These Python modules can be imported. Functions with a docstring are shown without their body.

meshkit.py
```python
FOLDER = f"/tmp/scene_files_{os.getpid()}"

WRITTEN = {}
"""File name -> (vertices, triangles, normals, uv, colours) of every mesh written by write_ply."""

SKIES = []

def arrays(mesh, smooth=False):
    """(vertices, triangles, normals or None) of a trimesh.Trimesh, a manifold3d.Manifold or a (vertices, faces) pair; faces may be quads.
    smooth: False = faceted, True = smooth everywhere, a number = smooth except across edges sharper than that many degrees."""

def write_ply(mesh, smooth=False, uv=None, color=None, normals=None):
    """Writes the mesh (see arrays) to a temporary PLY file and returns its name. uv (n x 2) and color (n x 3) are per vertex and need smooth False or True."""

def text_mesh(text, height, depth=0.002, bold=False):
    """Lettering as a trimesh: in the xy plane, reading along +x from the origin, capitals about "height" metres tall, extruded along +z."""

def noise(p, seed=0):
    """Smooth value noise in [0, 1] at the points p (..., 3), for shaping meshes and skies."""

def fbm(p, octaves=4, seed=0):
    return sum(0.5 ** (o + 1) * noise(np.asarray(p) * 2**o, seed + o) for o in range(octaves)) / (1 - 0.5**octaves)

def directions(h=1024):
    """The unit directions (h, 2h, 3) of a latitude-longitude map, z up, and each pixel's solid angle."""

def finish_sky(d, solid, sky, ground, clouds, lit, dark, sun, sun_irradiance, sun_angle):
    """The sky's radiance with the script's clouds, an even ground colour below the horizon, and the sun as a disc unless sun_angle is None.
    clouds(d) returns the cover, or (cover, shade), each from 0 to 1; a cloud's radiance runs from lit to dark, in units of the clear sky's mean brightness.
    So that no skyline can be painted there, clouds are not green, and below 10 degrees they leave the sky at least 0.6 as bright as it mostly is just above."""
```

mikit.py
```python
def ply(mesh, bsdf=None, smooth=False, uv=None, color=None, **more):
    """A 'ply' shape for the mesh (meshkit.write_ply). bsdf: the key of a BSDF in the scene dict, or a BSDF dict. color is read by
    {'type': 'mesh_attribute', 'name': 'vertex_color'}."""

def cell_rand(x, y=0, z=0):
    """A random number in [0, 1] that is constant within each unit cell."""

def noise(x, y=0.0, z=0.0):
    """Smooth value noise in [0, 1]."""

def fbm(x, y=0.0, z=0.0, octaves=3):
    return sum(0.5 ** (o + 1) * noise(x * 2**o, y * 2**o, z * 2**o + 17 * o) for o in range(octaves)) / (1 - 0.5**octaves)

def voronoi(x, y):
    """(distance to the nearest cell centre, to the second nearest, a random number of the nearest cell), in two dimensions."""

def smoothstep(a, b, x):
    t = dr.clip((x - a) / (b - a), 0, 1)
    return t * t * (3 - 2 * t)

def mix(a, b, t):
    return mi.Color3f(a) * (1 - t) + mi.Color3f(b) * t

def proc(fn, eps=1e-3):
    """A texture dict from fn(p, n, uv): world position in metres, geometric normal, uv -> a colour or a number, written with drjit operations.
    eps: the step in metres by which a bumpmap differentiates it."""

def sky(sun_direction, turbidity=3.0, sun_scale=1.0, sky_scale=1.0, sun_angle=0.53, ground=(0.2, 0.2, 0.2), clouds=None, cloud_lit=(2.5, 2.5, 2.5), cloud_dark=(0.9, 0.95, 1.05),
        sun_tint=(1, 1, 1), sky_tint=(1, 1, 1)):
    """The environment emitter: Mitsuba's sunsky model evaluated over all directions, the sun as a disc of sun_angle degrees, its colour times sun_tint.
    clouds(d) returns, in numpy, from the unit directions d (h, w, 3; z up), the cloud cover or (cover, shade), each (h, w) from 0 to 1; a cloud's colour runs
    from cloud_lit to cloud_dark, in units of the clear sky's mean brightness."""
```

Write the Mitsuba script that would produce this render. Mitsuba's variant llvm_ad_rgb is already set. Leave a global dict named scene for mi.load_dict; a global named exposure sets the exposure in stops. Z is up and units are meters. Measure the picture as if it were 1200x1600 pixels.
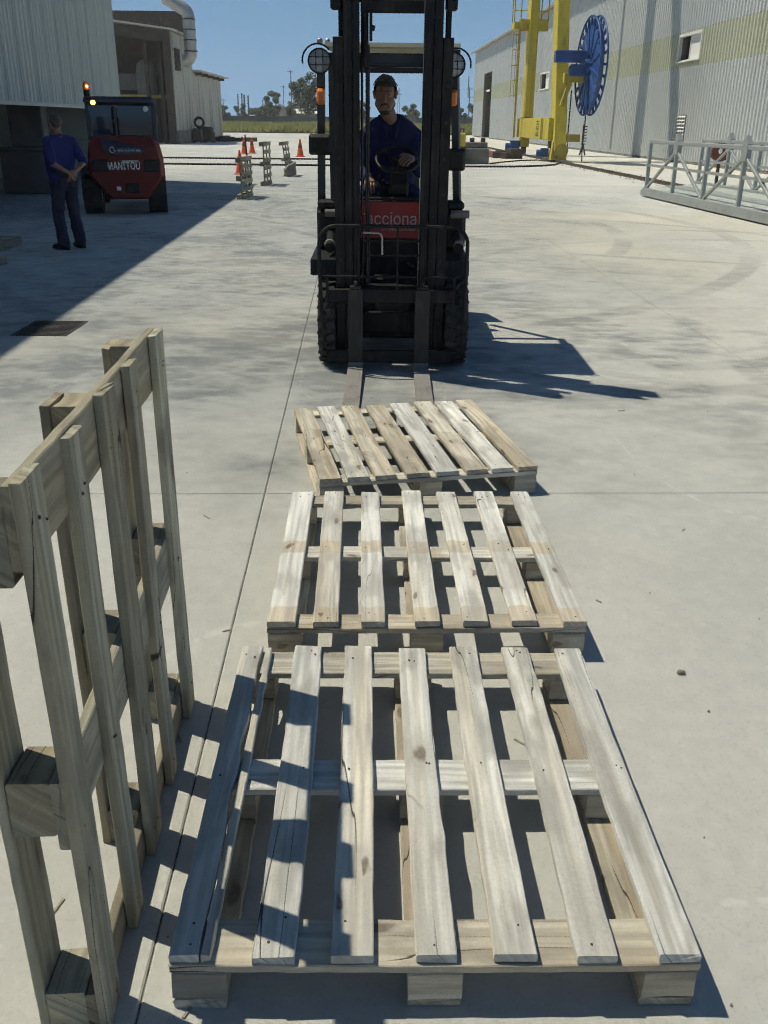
import math, random
import numpy as np, trimesh, manifold3d as m3
import drjit as dr, mitsuba as mi, mikit, meshkit
from mikit import proc, noise, fbm, voronoi, cell_rand, smoothstep, mix, ply

# ------------------------------------------------------------------ camera, sky, exposure
T = mi.ScalarTransform4f
CAM_POS = np.array([0.0, 0.0, 1.7186]); PITCH, ROLL = 0.4069, 0.0110
FWD = np.array([0, math.cos(PITCH), -math.sin(PITCH)])
RIGHT = np.array([1.0, 0, 0]); UP0 = np.cross(RIGHT, FWD)
UPV = -RIGHT * math.sin(ROLL) + UP0 * math.cos(ROLL)
scene = {'type': 'scene'}
labels = {}
scene['camera'] = {'type': 'perspective', 'fov': math.degrees(2 * math.atan(600 / 1413.45)), 'fov_axis': 'x', 'near_clip': 0.05, 'far_clip': 3000.0,
                   'to_world': T().look_at(origin=CAM_POS.tolist(), target=(CAM_POS + FWD).tolist(), up=UPV.tolist())}
scene['sky_light'] = mikit.sky([-0.485, 0.207, 1.0], turbidity=3.0, sun_scale=1.0, sky_scale=0.56, sun_tint=(0.93, 1.02, 1.05), sky_tint=(0.80, 1.0, 1.06),
                               clouds=lambda d: 0.85 * np.exp(-np.maximum(d[..., 2], 0) / 0.14), cloud_lit=(1.5, 3.0, 4.9))   # pale horizon haze, the same all round
exposure = 1.45

# ------------------------------------------------------------------ helpers
RNG = np.random.default_rng(7)
random.seed(7)
def key_for(name):
    if name not in scene and not any(k.startswith(name + '__') for k in scene) and name not in labels: return name
    k = 1
    while True:
        n = f'{name}_{k:03d}'
        if n not in scene and n not in labels and not any(x.startswith(n + '__') for x in scene): return n
        k += 1
NUM = {}
def part_key(parent, name):
    b = f'{parent}__{name}'; n = NUM.get(b, 0); NUM[b] = n + 1
    return b if n == 0 else f'{b}_{n:03d}'
def thing(name, label, cat, group=None):
    k = key_for(name); labels[k] = {'label': label, 'category': cat}
    if group: labels[k]['group'] = group
    return k
def part(parent, name, mesh, bsdf, smooth=False, uv=None, **lab):
    k = part_key(parent, name)
    scene[k] = ply(mesh, bsdf, smooth, uv=uv)
    if lab: labels[k] = dict(lab)
    return k
def solo(name, mesh, bsdf, label=None, cat=None, kind=None, smooth=False, group=None):
    k = key_for(name); scene[k] = ply(mesh, bsdf, smooth)
    d = {}
    if label: d['label'] = label
    if cat: d['category'] = cat
    if kind: d['kind'] = kind
    if group: d['group'] = group
    labels[k] = d
    return k
cat_ = trimesh.util.concatenate
def tr(mesh, M):
    mesh = mesh.copy(); mesh.apply_transform(M); return mesh
def rotm(axis, deg, p=(0, 0, 0)): return trimesh.transformations.rotation_matrix(math.radians(deg), axis, p)
def trans(*v): return trimesh.transformations.translation_matrix(v if len(v) == 3 else v[0])
def box(x0, x1, y0, y1, z0, z1, c=0.0):
    sx, sy, sz = x1 - x0, y1 - y0, z1 - z0
    if c <= 0:
        b = trimesh.creation.box((sx, sy, sz))
    else:
        c = min(c, 0.45 * min(sx, sy, sz)); P = []
        for a in (-1, 1):
            for b_ in (-1, 1):
                for d in (-1, 1):
                    h = np.array([a * sx / 2, b_ * sy / 2, d * sz / 2]); s = np.array([a, b_, d])
                    for k in range(3):
                        e = np.array([c, c, c]); e[k] = 0
                        P.append(h - s * e)
        b = trimesh.convex.convex_hull(np.array(P))
    b.apply_translation(((x0 + x1) / 2, (y0 + y1) / 2, (z0 + z1) / 2)); return b
def bar(p0, p1, w, h=None, c=0.0, up=(0, 0, 1)):
    """square bar from p0 to p1"""
    p0, p1 = np.array(p0, float), np.array(p1, float); h = h or w
    d = p1 - p0; L = np.linalg.norm(d); d /= L
    s = np.cross(d, up)
    if np.linalg.norm(s) < 1e-3: s = np.cross(d, (1, 0, 0))
    s /= np.linalg.norm(s); u = np.cross(s, d)
    b = box(0, L, -w / 2, w / 2, -h / 2, h / 2, c)
    M = np.eye(4); M[:3, 0] = d; M[:3, 1] = -s; M[:3, 2] = u; M[:3, 3] = p0
    return tr(b, M)
def rod(p0, p1, r, n=10):
    return trimesh.creation.cylinder(r, sections=n, segment=np.array([p0, p1], float))
def tube(pts, r, n=8):
    pts = np.array(pts, float); N = len(pts)
    tang = np.gradient(pts, axis=0); tang /= np.linalg.norm(tang, axis=1, keepdims=True)
    ref = np.array([0.13, 0.21, 1.0]) if abs(tang[0][2]) < 0.9 else np.array([1.0, 0.1, 0.1])
    V = []
    for p, t in zip(pts, tang):
        a = ref - t * (ref @ t); a /= np.linalg.norm(a); b = np.cross(t, a); ref = a
        ang = np.arange(n) * 2 * np.pi / n
        V.append(p + r * (np.cos(ang)[:, None] * a + np.sin(ang)[:, None] * b))
    V = np.vstack(V); F = []
    for i in range(N - 1):
        for j in range(n):
            a, b = i * n + j, i * n + (j + 1) % n
            F += [[a, b, b + n], [a, b + n, a + n]]
    for j in range(1, n - 1): F += [[0, j + 1, j], [(N - 1) * n, (N - 1) * n + j, (N - 1) * n + j + 1]]
    return trimesh.Trimesh(V, F, process=False)
def arc_pts(c, r, a0, a1, n, ax=(1, 0, 0), ay=(0, 0, 1)):
    a = np.radians(np.linspace(a0, a1, n))
    return np.array(c) + r * (np.cos(a)[:, None] * np.array(ax) + np.sin(a)[:, None] * np.array(ay))
def lathe(profile, axis='z', n=28):
    m = trimesh.creation.revolve(np.array(profile, float), sections=n)
    if axis == 'x': m.apply_transform(rotm((0, 1, 0), 90))
    if axis == 'y': m.apply_transform(rotm((1, 0, 0), -90))
    return m
def ball(c, r, sub=2, s=(1, 1, 1)):
    m = trimesh.creation.icosphere(sub, 1.0); m.apply_scale(np.array(s) * r); m.apply_translation(c); return m
def to_tm(M):
    g = M.to_mesh(); return trimesh.Trimesh(np.array(g.vert_properties)[:, :3], np.array(g.tri_verts), process=False)
def hull(*ms):
    return trimesh.convex.convex_hull(np.vstack([m.vertices if hasattr(m, 'vertices') else np.array(m) for m in ms]))
def prism(poly, y0, y1, inset=0.0):
    """outline in (x, z), extruded along y"""
    from shapely.geometry import Polygon
    m = trimesh.creation.extrude_polygon(Polygon(poly), y1 - y0, engine='earcut')
    m.apply_transform(np.array([[1, 0, 0, 0], [0, 0, -1, y1], [0, 1, 0, 0], [0, 0, 0, 1.0]])); return m
def text(s, height, origin, right, up, depth=0.004, bold=False, width=None):
    m = meshkit.text_mesh(s, height, depth, bold)
    right, up = np.array(right, float), np.array(up, float)
    if width: m.apply_scale([width / (m.bounds[1][0] - m.bounds[0][0]), 1, 1])
    M = np.eye(4); M[:3, 0] = right; M[:3, 1] = up; M[:3, 2] = np.cross(right, up); M[:3, 3] = origin
    return tr(m, M)

# ------------------------------------------------------------------ materials
def tw(b): return {'type': 'twosided', 'b': b}
def rgb(*c): return {'type': 'rgb', 'value': list(c)}
def mat(name, col, rough=0.6, metallic=0.0, bump=None, bscale=1.0, eps=1e-3, **kw):
    c = proc(col) if callable(col) else rgb(*col)
    b = {'type': 'principled', 'base_color': c, 'roughness': proc(rough) if callable(rough) else rough, 'metallic': metallic, **kw}
    if bump is not None: b = {'type': 'bumpmap', 'tex': proc(bump, eps), 'scale': bscale, 'b': b}
    scene[name] = tw(b)

def wood_fn(light, tan, dark, tanbias, bands=False):
    def f(p, n, uv):
        u, v = uv.x, uv.y
        bid = dr.floor(u / 10.0)
        r1, r2 = cell_rand(bid, 3, 1), cell_rand(bid, 7, 2)
        lu = u - 10 * bid
        warp = 0.012 * (noise(lu * 3.1, v * 6, bid) - 0.5)
        g = smoothstep(0.22, 0.78, fbm(lu * 3.0, (v + warp) * 75, bid * 1.7, 4))
        streak = fbm(lu * 1.3 + 5, (v + warp) * 28, bid, 2)
        c = mix(light, tan, dr.clip(tanbias + (streak - 0.5) * 1.5 + (r1 - 0.5) * 0.9, 0, 1))
        c = c * (0.68 + 0.46 * g) * (0.72 + 0.38 * r2)
        if bands:                                   # fresher wood where other boards lay across it
            t = lu - 0.5 + 0.02 * (noise(v * 30, bid, 3.0) - 0.5)
            band = dr.maximum(smoothstep(0.11, 0.095, t), smoothstep(0.535, 0.55, t) * smoothstep(0.66, 0.645, t))
            c = mix(c, mi.Color3f(0.45, 0.37, 0.25) * (0.75 + 0.4 * g), 0.62 * band)
        blot = smoothstep(0.46, 0.74, fbm(lu * 5.0, v * 16, bid + 40, 4))
        c = mix(c, mi.Color3f(dark), 0.58 * blot)
        smear = smoothstep(0.50, 0.74, fbm(lu * 2.2 + 3, v * 3.5, bid * 2.1 + 7, 3)) * (0.4 + 0.8 * r1)
        c = mix(c, mi.Color3f(dark) * 1.35, dr.clip(0.60 * smear, 0, 0.65))
        # knots, drawn out along the grain
        wx, wy = noise(lu * 30, v * 60, 1.0) - 0.5, noise(lu * 30, v * 60, 9.0) - 0.5
        d1, d2, rk = voronoi(lu * 2.6 + bid * 3.3 + 0.06 * wx, v * 7.0 + bid + 0.10 * wy)
        rad = 0.05 + 0.16 * (rk - 0.5)
        kn = smoothstep(rad, rad * 0.45, d1) * dr.select(rk > 0.5, 1.0, 0.0)
        halo = smoothstep(rad * 3.0, rad, d1) * dr.select(rk > 0.5, 1.0, 0.0)
        c = c * (1 - 0.22 * halo * g)
        c = mix(c, mi.Color3f(0.13, 0.095, 0.065) * (0.7 + 0.6 * noise(lu * 90, v * 150, 5.0)), 0.75 * kn)
        # drying cracks along the grain
        ck = dr.abs(noise(lu * 1.6 + 9, (v + warp) * 30, bid + 3) - 0.5)
        crack = smoothstep(0.011, 0.003, ck) * smoothstep(0.50, 0.62, noise(lu * 2.6, bid * 5.1, 4.4))
        c = c * (1 - 0.85 * crack)
        return c * (0.93 + 0.14 * noise(p.x * 230, p.y * 230, p.z * 230))
    return f
def wood_bump(p, n, uv):
    u, v = uv.x, uv.y; bid = dr.floor(u / 10.0); lu = u - 10 * bid
    warp = 0.012 * (noise(lu * 3.1, v * 6, bid) - 0.5)
    ck = dr.abs(noise(lu * 1.6 + 9, (v + warp) * 30, bid + 3) - 0.5)
    crack = smoothstep(0.016, 0.003, ck) * smoothstep(0.50, 0.62, noise(lu * 2.6, bid * 5.1, 4.4))
    return 0.0010 * fbm(lu * 5, (v + warp) * 160, bid, 2) - 0.0025 * crack + 0.0004 * noise(p.x * 60, p.y * 60, p.z * 60)
mat('wood_grey', wood_fn((0.71, 0.72, 0.69), (0.61, 0.575, 0.49), (0.25, 0.245, 0.225), 0.18), 0.85, bump=wood_bump, bscale=1.0)
mat('wood_pale', wood_fn((0.69, 0.70, 0.67), (0.59, 0.55, 0.47), (0.30, 0.29, 0.27), 0.12, True), 0.85, bump=wood_bump, bscale=1.0)
mat('wood_tan', wood_fn((0.52, 0.50, 0.43), (0.48, 0.41, 0.30), (0.21, 0.185, 0.15), 0.38), 0.85, bump=wood_bump, bscale=1.0)
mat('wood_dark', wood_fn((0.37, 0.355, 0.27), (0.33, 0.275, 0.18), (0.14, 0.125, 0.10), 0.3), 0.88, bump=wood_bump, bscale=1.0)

def seg_track(p, x0, y0, x1, y1, w):
    dx, dy = x1 - x0, y1 - y0; L = math.hypot(dx, dy)
    t = ((p.x - x0) * dx + (p.y - y0) * dy) / L
    d = dr.abs(((p.x - x0) * dy - (p.y - y0) * dx) / L)
    return smoothstep(w, w * 0.6, d) * smoothstep(-0.1, 0.4, t) * smoothstep(L + 0.1, L - 0.5, t)
def ring_track(p, cx, cy, r, w):
    d = dr.sqrt(dr.square(p.x - cx) + dr.square(p.y - cy)) - r
    return smoothstep(w, w * 0.55, dr.abs(d)), d
def concrete_fn(p, n, uv):
    x, y = p.x, p.y
    big = fbm(x * 0.22, y * 0.16, 3.0, 3)
    mid = fbm(x * 1.3, y * 0.9, 8.0, 3)
    fine = fbm(x * 21, y * 21, 1.0, 2)
    c = mix((0.425, 0.432, 0.410), (0.375, 0.388, 0.378), smoothstep(0.40, 0.62, big))
    c = mix(c, mi.Color3f(0.43, 0.415, 0.345), 0.75 * smoothstep(0.44, 0.66, fbm(x * 0.16 + 4, y * 0.12, 9.0, 3)) * smoothstep(1.0, 6.0, x + 0.12 * y))
    c = c * (0.84 + 0.20 * mid + 0.10 * fine)
    # dirt, rubber scrubbed off by turning tyres, pale dust
    wx, wy = fbm(x * 0.8, y * 0.8, 31.0, 3) - 0.5, fbm(x * 0.8, y * 0.8, 47.0, 3) - 0.5
    X, Y = x + 0.7 * wx, y + 0.7 * wy
    scr = fbm(X * 0.34 + 20, Y * 0.26, 2.0, 5)
    f1 = fbm(X * 0.75 + 11, Y * 0.55, 6.0, 5)
    f2 = fbm(X * 2.6 + 3, Y * 2.2, 12.0, 4)
    chev = fbm(x * 4.2 + 0.8 * y, y * 9.0, 5.0, 4)
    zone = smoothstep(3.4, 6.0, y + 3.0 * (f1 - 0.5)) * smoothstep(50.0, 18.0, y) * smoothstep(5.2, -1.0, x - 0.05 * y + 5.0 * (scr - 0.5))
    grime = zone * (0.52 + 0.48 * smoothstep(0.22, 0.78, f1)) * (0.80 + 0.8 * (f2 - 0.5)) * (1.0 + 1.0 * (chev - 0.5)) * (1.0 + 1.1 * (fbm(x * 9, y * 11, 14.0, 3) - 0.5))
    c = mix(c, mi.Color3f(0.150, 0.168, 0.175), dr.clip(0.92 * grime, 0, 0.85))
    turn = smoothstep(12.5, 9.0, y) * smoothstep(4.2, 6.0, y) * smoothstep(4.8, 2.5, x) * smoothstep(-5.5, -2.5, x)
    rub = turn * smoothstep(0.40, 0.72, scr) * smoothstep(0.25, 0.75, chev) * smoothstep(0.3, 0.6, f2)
    trk = mi.Float(0)
    for (cx, cy, r, w) in ((1.2, 13.0, 6.2, 0.16), (0.6, 13.4, 7.4, 0.15), (-3.0, 9.5, 3.9, 0.13), (-5.0, 17.0, 9.0, 0.18), (-4.5, 16.8, 10.3, 0.18), (6.5, 20.0, 9.0, 0.12), (5.2, 11.0, 4.4, 0.10), (5.0, 11.2, 5.6, 0.10), (9.0, 26.0, 14.0, 0.12)):
        a, d = ring_track(p, cx, cy, r, w)
        trk = dr.maximum(trk, a * smoothstep(0.35, 0.75, noise(x * 0.7 + cx, y * 0.7, r)) * (0.3 + chev))
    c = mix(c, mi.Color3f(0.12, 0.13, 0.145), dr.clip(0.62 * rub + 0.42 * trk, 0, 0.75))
    dust = smoothstep(0.45, 0.75, fbm(X * 0.6 + 2, Y * 1.3, 27.0, 5)) * smoothstep(4.0, 7.0, y)
    c = mix(c, mi.Color3f(0.46, 0.44, 0.385), 0.25 * dust)
    # aggregate and stains
    spk = smoothstep(0.70, 0.86, noise(x * 150, y * 150, 3.0)); spl = smoothstep(0.74, 0.9, noise(x * 110, y * 110, 8.0))
    c = c * (1 - 0.07 * spk) + mi.Color3f(0.018, 0.018, 0.017) * spl
    lt = smoothstep(0.012, 0.0, dr.abs(noise(x * 1.1, y * 0.8, 33.0) - 0.5)) * smoothstep(0.5, 0.62, noise(x * 0.8, y * 0.8, 2.0)) * smoothstep(0.4, 0.6, noise(x * 30, y * 30, 2.0))
    return c + mi.Color3f(0.05, 0.05, 0.045) * lt
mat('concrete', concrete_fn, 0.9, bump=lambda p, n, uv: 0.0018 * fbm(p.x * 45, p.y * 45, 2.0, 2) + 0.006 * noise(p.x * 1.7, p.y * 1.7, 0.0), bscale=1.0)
mat('dirt', lambda p, n, uv: mix((0.20, 0.17, 0.12), (0.29, 0.25, 0.18), fbm(p.x * 2, p.y * 2, 0.0, 3)), 0.95)
mat('filler', lambda p, n, uv: mix((0.05, 0.045, 0.04), (0.26, 0.25, 0.22), noise(p.x * 40, p.y * 40, 0.0)), 0.95)
def stained(base, dirty, sc=1.0, streak=0.0, k=0.6, fine=0.2):
    def f(p, n, uv):
        a = fbm(p.x * 1.4 * sc, p.y * 1.4 * sc, p.z * 0.9 * sc, 3)
        b = noise(p.x * 7 * sc, p.y * 7 * sc, p.z * 0.35 * sc)
        c = mix(base, dirty, k * smoothstep(0.45, 0.75, a * (1 - streak) + b * streak))
        return c * (1 - fine / 2 + fine * noise(p.x * 26 * sc, p.y * 26 * sc, p.z * 26 * sc))
    return f
mat('cladding_grey', stained((0.50, 0.53, 0.53), (0.42, 0.44, 0.44), 0.3, 0.4, 0.4, 0.04), 0.5)
mat('cladding_yellow', stained((0.47, 0.485, 0.37), (0.38, 0.39, 0.27), 0.3, 0.4, 0.4, 0.04), 0.5)
mat('cladding_green', stained((0.44, 0.49, 0.45), (0.36, 0.40, 0.36), 0.3, 0.4, 0.4, 0.04), 0.5)
mat('cladding_old', stained((0.40, 0.41, 0.37), (0.20, 0.18, 0.14), 0.4, 0.65, 0.85), 0.6)
mat('roof_sheet', (0.5, 0.49, 0.45), 0.6)
mat('interior_shade_tone', stained((0.19, 0.185, 0.175), (0.12, 0.115, 0.105), 0.4), 0.9)  # dark tone, the shade of deep interiors put into the colour
mat('interior_grey', stained((0.20, 0.20, 0.20), (0.10, 0.10, 0.10), 0.5), 0.8)
mat('concrete_block', stained((0.20, 0.20, 0.185), (0.11, 0.105, 0.095), 1.2), 0.9)
mat('mast_paint', stained((0.009, 0.011, 0.014), (0.040, 0.036, 0.031), 7.0, 0.5), lambda p, n, uv: 0.42 + 0.3 * noise(p.x * 20, p.y * 20, p.z * 20), specular=0.25)
mat('black_plastic', (0.011, 0.012, 0.013), 0.55, specular=0.3)
mat('pillar_paint', stained((0.016, 0.028, 0.048), (0.03, 0.035, 0.04), 6.0), 0.35)
mat('hose_black', (0.015, 0.015, 0.015), 0.45)
mat('bare_steel', stained((0.40, 0.39, 0.37), (0.20, 0.165, 0.13), 9.0, 0.2), 0.38, metallic=0.75)
mat('fork_steel', stained((0.22, 0.215, 0.205), (0.13, 0.12, 0.11), 9.0, 0.2), 0.55)
mat('shaded_shank_tone', stained((0.022, 0.021, 0.020), (0.06, 0.048, 0.04), 9.0, 0.3), 0.6)  # fork steel toned dark, shade on the upright face put into the colour
mat('rubber', stained((0.022, 0.022, 0.023), (0.065, 0.062, 0.057), 6.0), 0.85)
mat('rim_paint', stained((0.20, 0.19, 0.17), (0.09, 0.08, 0.07), 6.0), 0.6)
mat('sign_red', (0.42, 0.022, 0.028), 0.4)
mat('handler_red', stained((0.155, 0.013, 0.011), (0.10, 0.022, 0.016), 2.5), 0.5, specular=0.3)
mat('badge_navy', (0.018, 0.022, 0.045), 0.35)
mat('white_paint', (0.72, 0.72, 0.70), 0.5)
mat('grey_print', (0.50, 0.48, 0.47), 0.5)
mat('crane_yellow', stained((0.50, 0.41, 0.04), (0.32, 0.26, 0.07), 0.9, 0.5, 0.8), 0.6)
mat('crane_yellow_dark', stained((0.36, 0.29, 0.05), (0.24, 0.2, 0.06), 0.9, 0.4), 0.6)
mat('reel_blue', stained((0.016, 0.075, 0.25), (0.016, 0.05, 0.15), 0.8, 0.3), 0.45)
mat('galvanised', stained((0.36, 0.39, 0.385), (0.28, 0.30, 0.295), 3.0), 0.5, metallic=0.35)
mat('deck_plate', stained((0.36, 0.40, 0.37), (0.28, 0.31, 0.28), 1.5), 0.7)
mat('duct_metal', stained((0.46, 0.47, 0.47), (0.33, 0.33, 0.32), 0.6), 0.45, metallic=0.5)
mat('rust', stained((0.20, 0.075, 0.05), (0.10, 0.045, 0.03), 3.0), 0.9)
mat('scrap_dark', stained((0.06, 0.055, 0.05), (0.12, 0.08, 0.055), 3.0), 0.85)
mat('cone_orange', stained((0.72, 0.10, 0.02), (0.45, 0.08, 0.03), 4.0), 0.55)
mat('amber_lens', (0.75, 0.20, 0.02), 0.25)
mat('lamp_lens', lambda p, n, uv: mix((0.36, 0.38, 0.40), (0.50, 0.52, 0.54), dr.select(dr.abs(p.x * 55 - dr.floor(p.x * 55) - 0.5) < 0.38, 1.0, 0.0)), 0.15)
mat('cloth_blue', stained((0.009, 0.016, 0.12), (0.006, 0.011, 0.075), 3.0), 0.9, bump=lambda p, n, uv: 0.012 * fbm(p.x * 9, p.y * 9, p.z * 14, 2), bscale=1.0, sheen=0.3)
mat('cloth_work', stained((0.006, 0.011, 0.075), (0.004, 0.008, 0.04), 3.0), 0.9, bump=lambda p, n, uv: 0.012 * fbm(p.x * 9, p.y * 9, p.z * 14, 2), bscale=1.0)
mat('cloth_navy', stained((0.013, 0.018, 0.045), (0.010, 0.014, 0.03), 3.0), 0.9, bump=lambda p, n, uv: 0.014 * fbm(p.x * 8, p.y * 8, p.z * 10, 2), bscale=1.0)
mat('skin', lambda p, n, uv: mix((0.25, 0.14, 0.095), (0.195, 0.105, 0.07), noise(p.x * 30, p.y * 30, p.z * 30)), 0.5)
mat('hair_dark', lambda p, n, uv: mix((0.022, 0.017, 0.013), (0.05, 0.04, 0.03), noise(p.x * 160, p.y * 60, p.z * 160)), 0.55)
mat('hair_brown', lambda p, n, uv: mix((0.05, 0.035, 0.026), (0.09, 0.07, 0.055), noise(p.x * 160, p.y * 60, p.z * 160)), 0.6)
mat('shoe_black', (0.014, 0.013, 0.013), 0.5)
mat('stone', stained((0.20, 0.19, 0.175), (0.12, 0.11, 0.10), 4.0), 0.9)
mat('bark', stained((0.10, 0.08, 0.06), (0.06, 0.05, 0.04), 2.0), 0.95)
mat('pale_wall', (0.72, 0.72, 0.70), 0.7)
mat('far_wall', stained((0.15, 0.16, 0.17), (0.11, 0.115, 0.12), 0.3), 0.9)
scene['cab_glass'] = tw({'type': 'principled', 'base_color': rgb(0.02, 0.035, 0.06), 'roughness': 0.04, 'specular': 0.6})
scene['sheet_yellow'] = {'type': 'principledthin', 'base_color': rgb(0.62, 0.62, 0.50), 'roughness': 0.4, 'diff_trans': 0.28}
def leaf_mat(name, a, b):
    scene[name] = {'type': 'principledthin', 'base_color': proc(lambda p, n, uv: mix(a, b, noise(p.x * 0.9, p.y * 0.9, p.z * 0.9))), 'roughness': 0.6, 'diff_trans': 1.0}
leaf_mat('leaf_dark', (0.12, 0.155, 0.115), (0.17, 0.205, 0.15))
leaf_mat('leaf_pale', (0.15, 0.20, 0.15), (0.20, 0.25, 0.19))
leaf_mat('grass_blade', (0.34, 0.37, 0.12), (0.46, 0.44, 0.20))

# ------------------------------------------------------------------ ground: concrete slabs
def grid_pt(u, v): return np.array([u - 0.033 * v, v + 0.033 * u])
solo('ground', trimesh.Trimesh([[-420, -60, -0.012], [420, -60, -0.012], [420, 640, -0.012], [-420, 640, -0.012]], [[0, 1, 2], [0, 2, 3]], process=False), 'dirt', kind='structure')
labels['yard'] = {'kind': 'structure'}
def slab(u0, u1, v0, v1, g=0.0025):
    """top face with a small rounded arris and sides going into the ground"""
    P = []
    for (o, z) in ((g, -0.03), (g, -0.004), (g + 0.004, 0.0)):
        for (u, v) in ((u0 + o, v0 + o), (u1 - o, v0 + o), (u1 - o, v1 - o), (u0 + o, v1 - o)):
            q = grid_pt(u, v); P.append([q[0], q[1], z])
    F = [[8, 9, 10], [8, 10, 11]]
    for l in (0, 4):
        for k in range(4):
            a, b = l + k, l + (k + 1) % 4
            F += [[a, b, b + 4], [a, b + 4, a + 4]]
    return trimesh.Trimesh(P, F, process=False)
US = [-0.46 + 3.55 * k for k in range(-12, 13)]
VS = [4.22 + 5.0 * k for k in range(-2, 14)]
for i in range(len(US) - 1):
    for j in range(len(VS) - 1):
        if US[i + 1] < -14 or US[i] > 19: continue
        part('yard', 'slab', slab(US[i], US[i + 1], VS[j], VS[j + 1]), 'concrete')
ulo, uhi = [u for u in US if u > -14 - 3.55][0], [u for u in US if u > 19][0]
for (a, b, c, d) in ((-70, ulo, VS[0], VS[-1]), (uhi, 60, VS[0], VS[-1]), (-90, 70, VS[-1], 152.0)):
    part('yard', 'slab', slab(a, b, c, d), 'concrete')
# dark filler showing in the joints
labels['joint_bed'] = {'kind': 'structure'}
scene['joint_bed'] = ply(trimesh.Trimesh([[*grid_pt(-60, -10), -0.0075], [*grid_pt(60, -10), -0.0075], [*grid_pt(60, 85), -0.0075], [*grid_pt(-60, 85), -0.0075]], [[0, 1, 2], [0, 2, 3]], process=False), 'filler')

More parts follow.
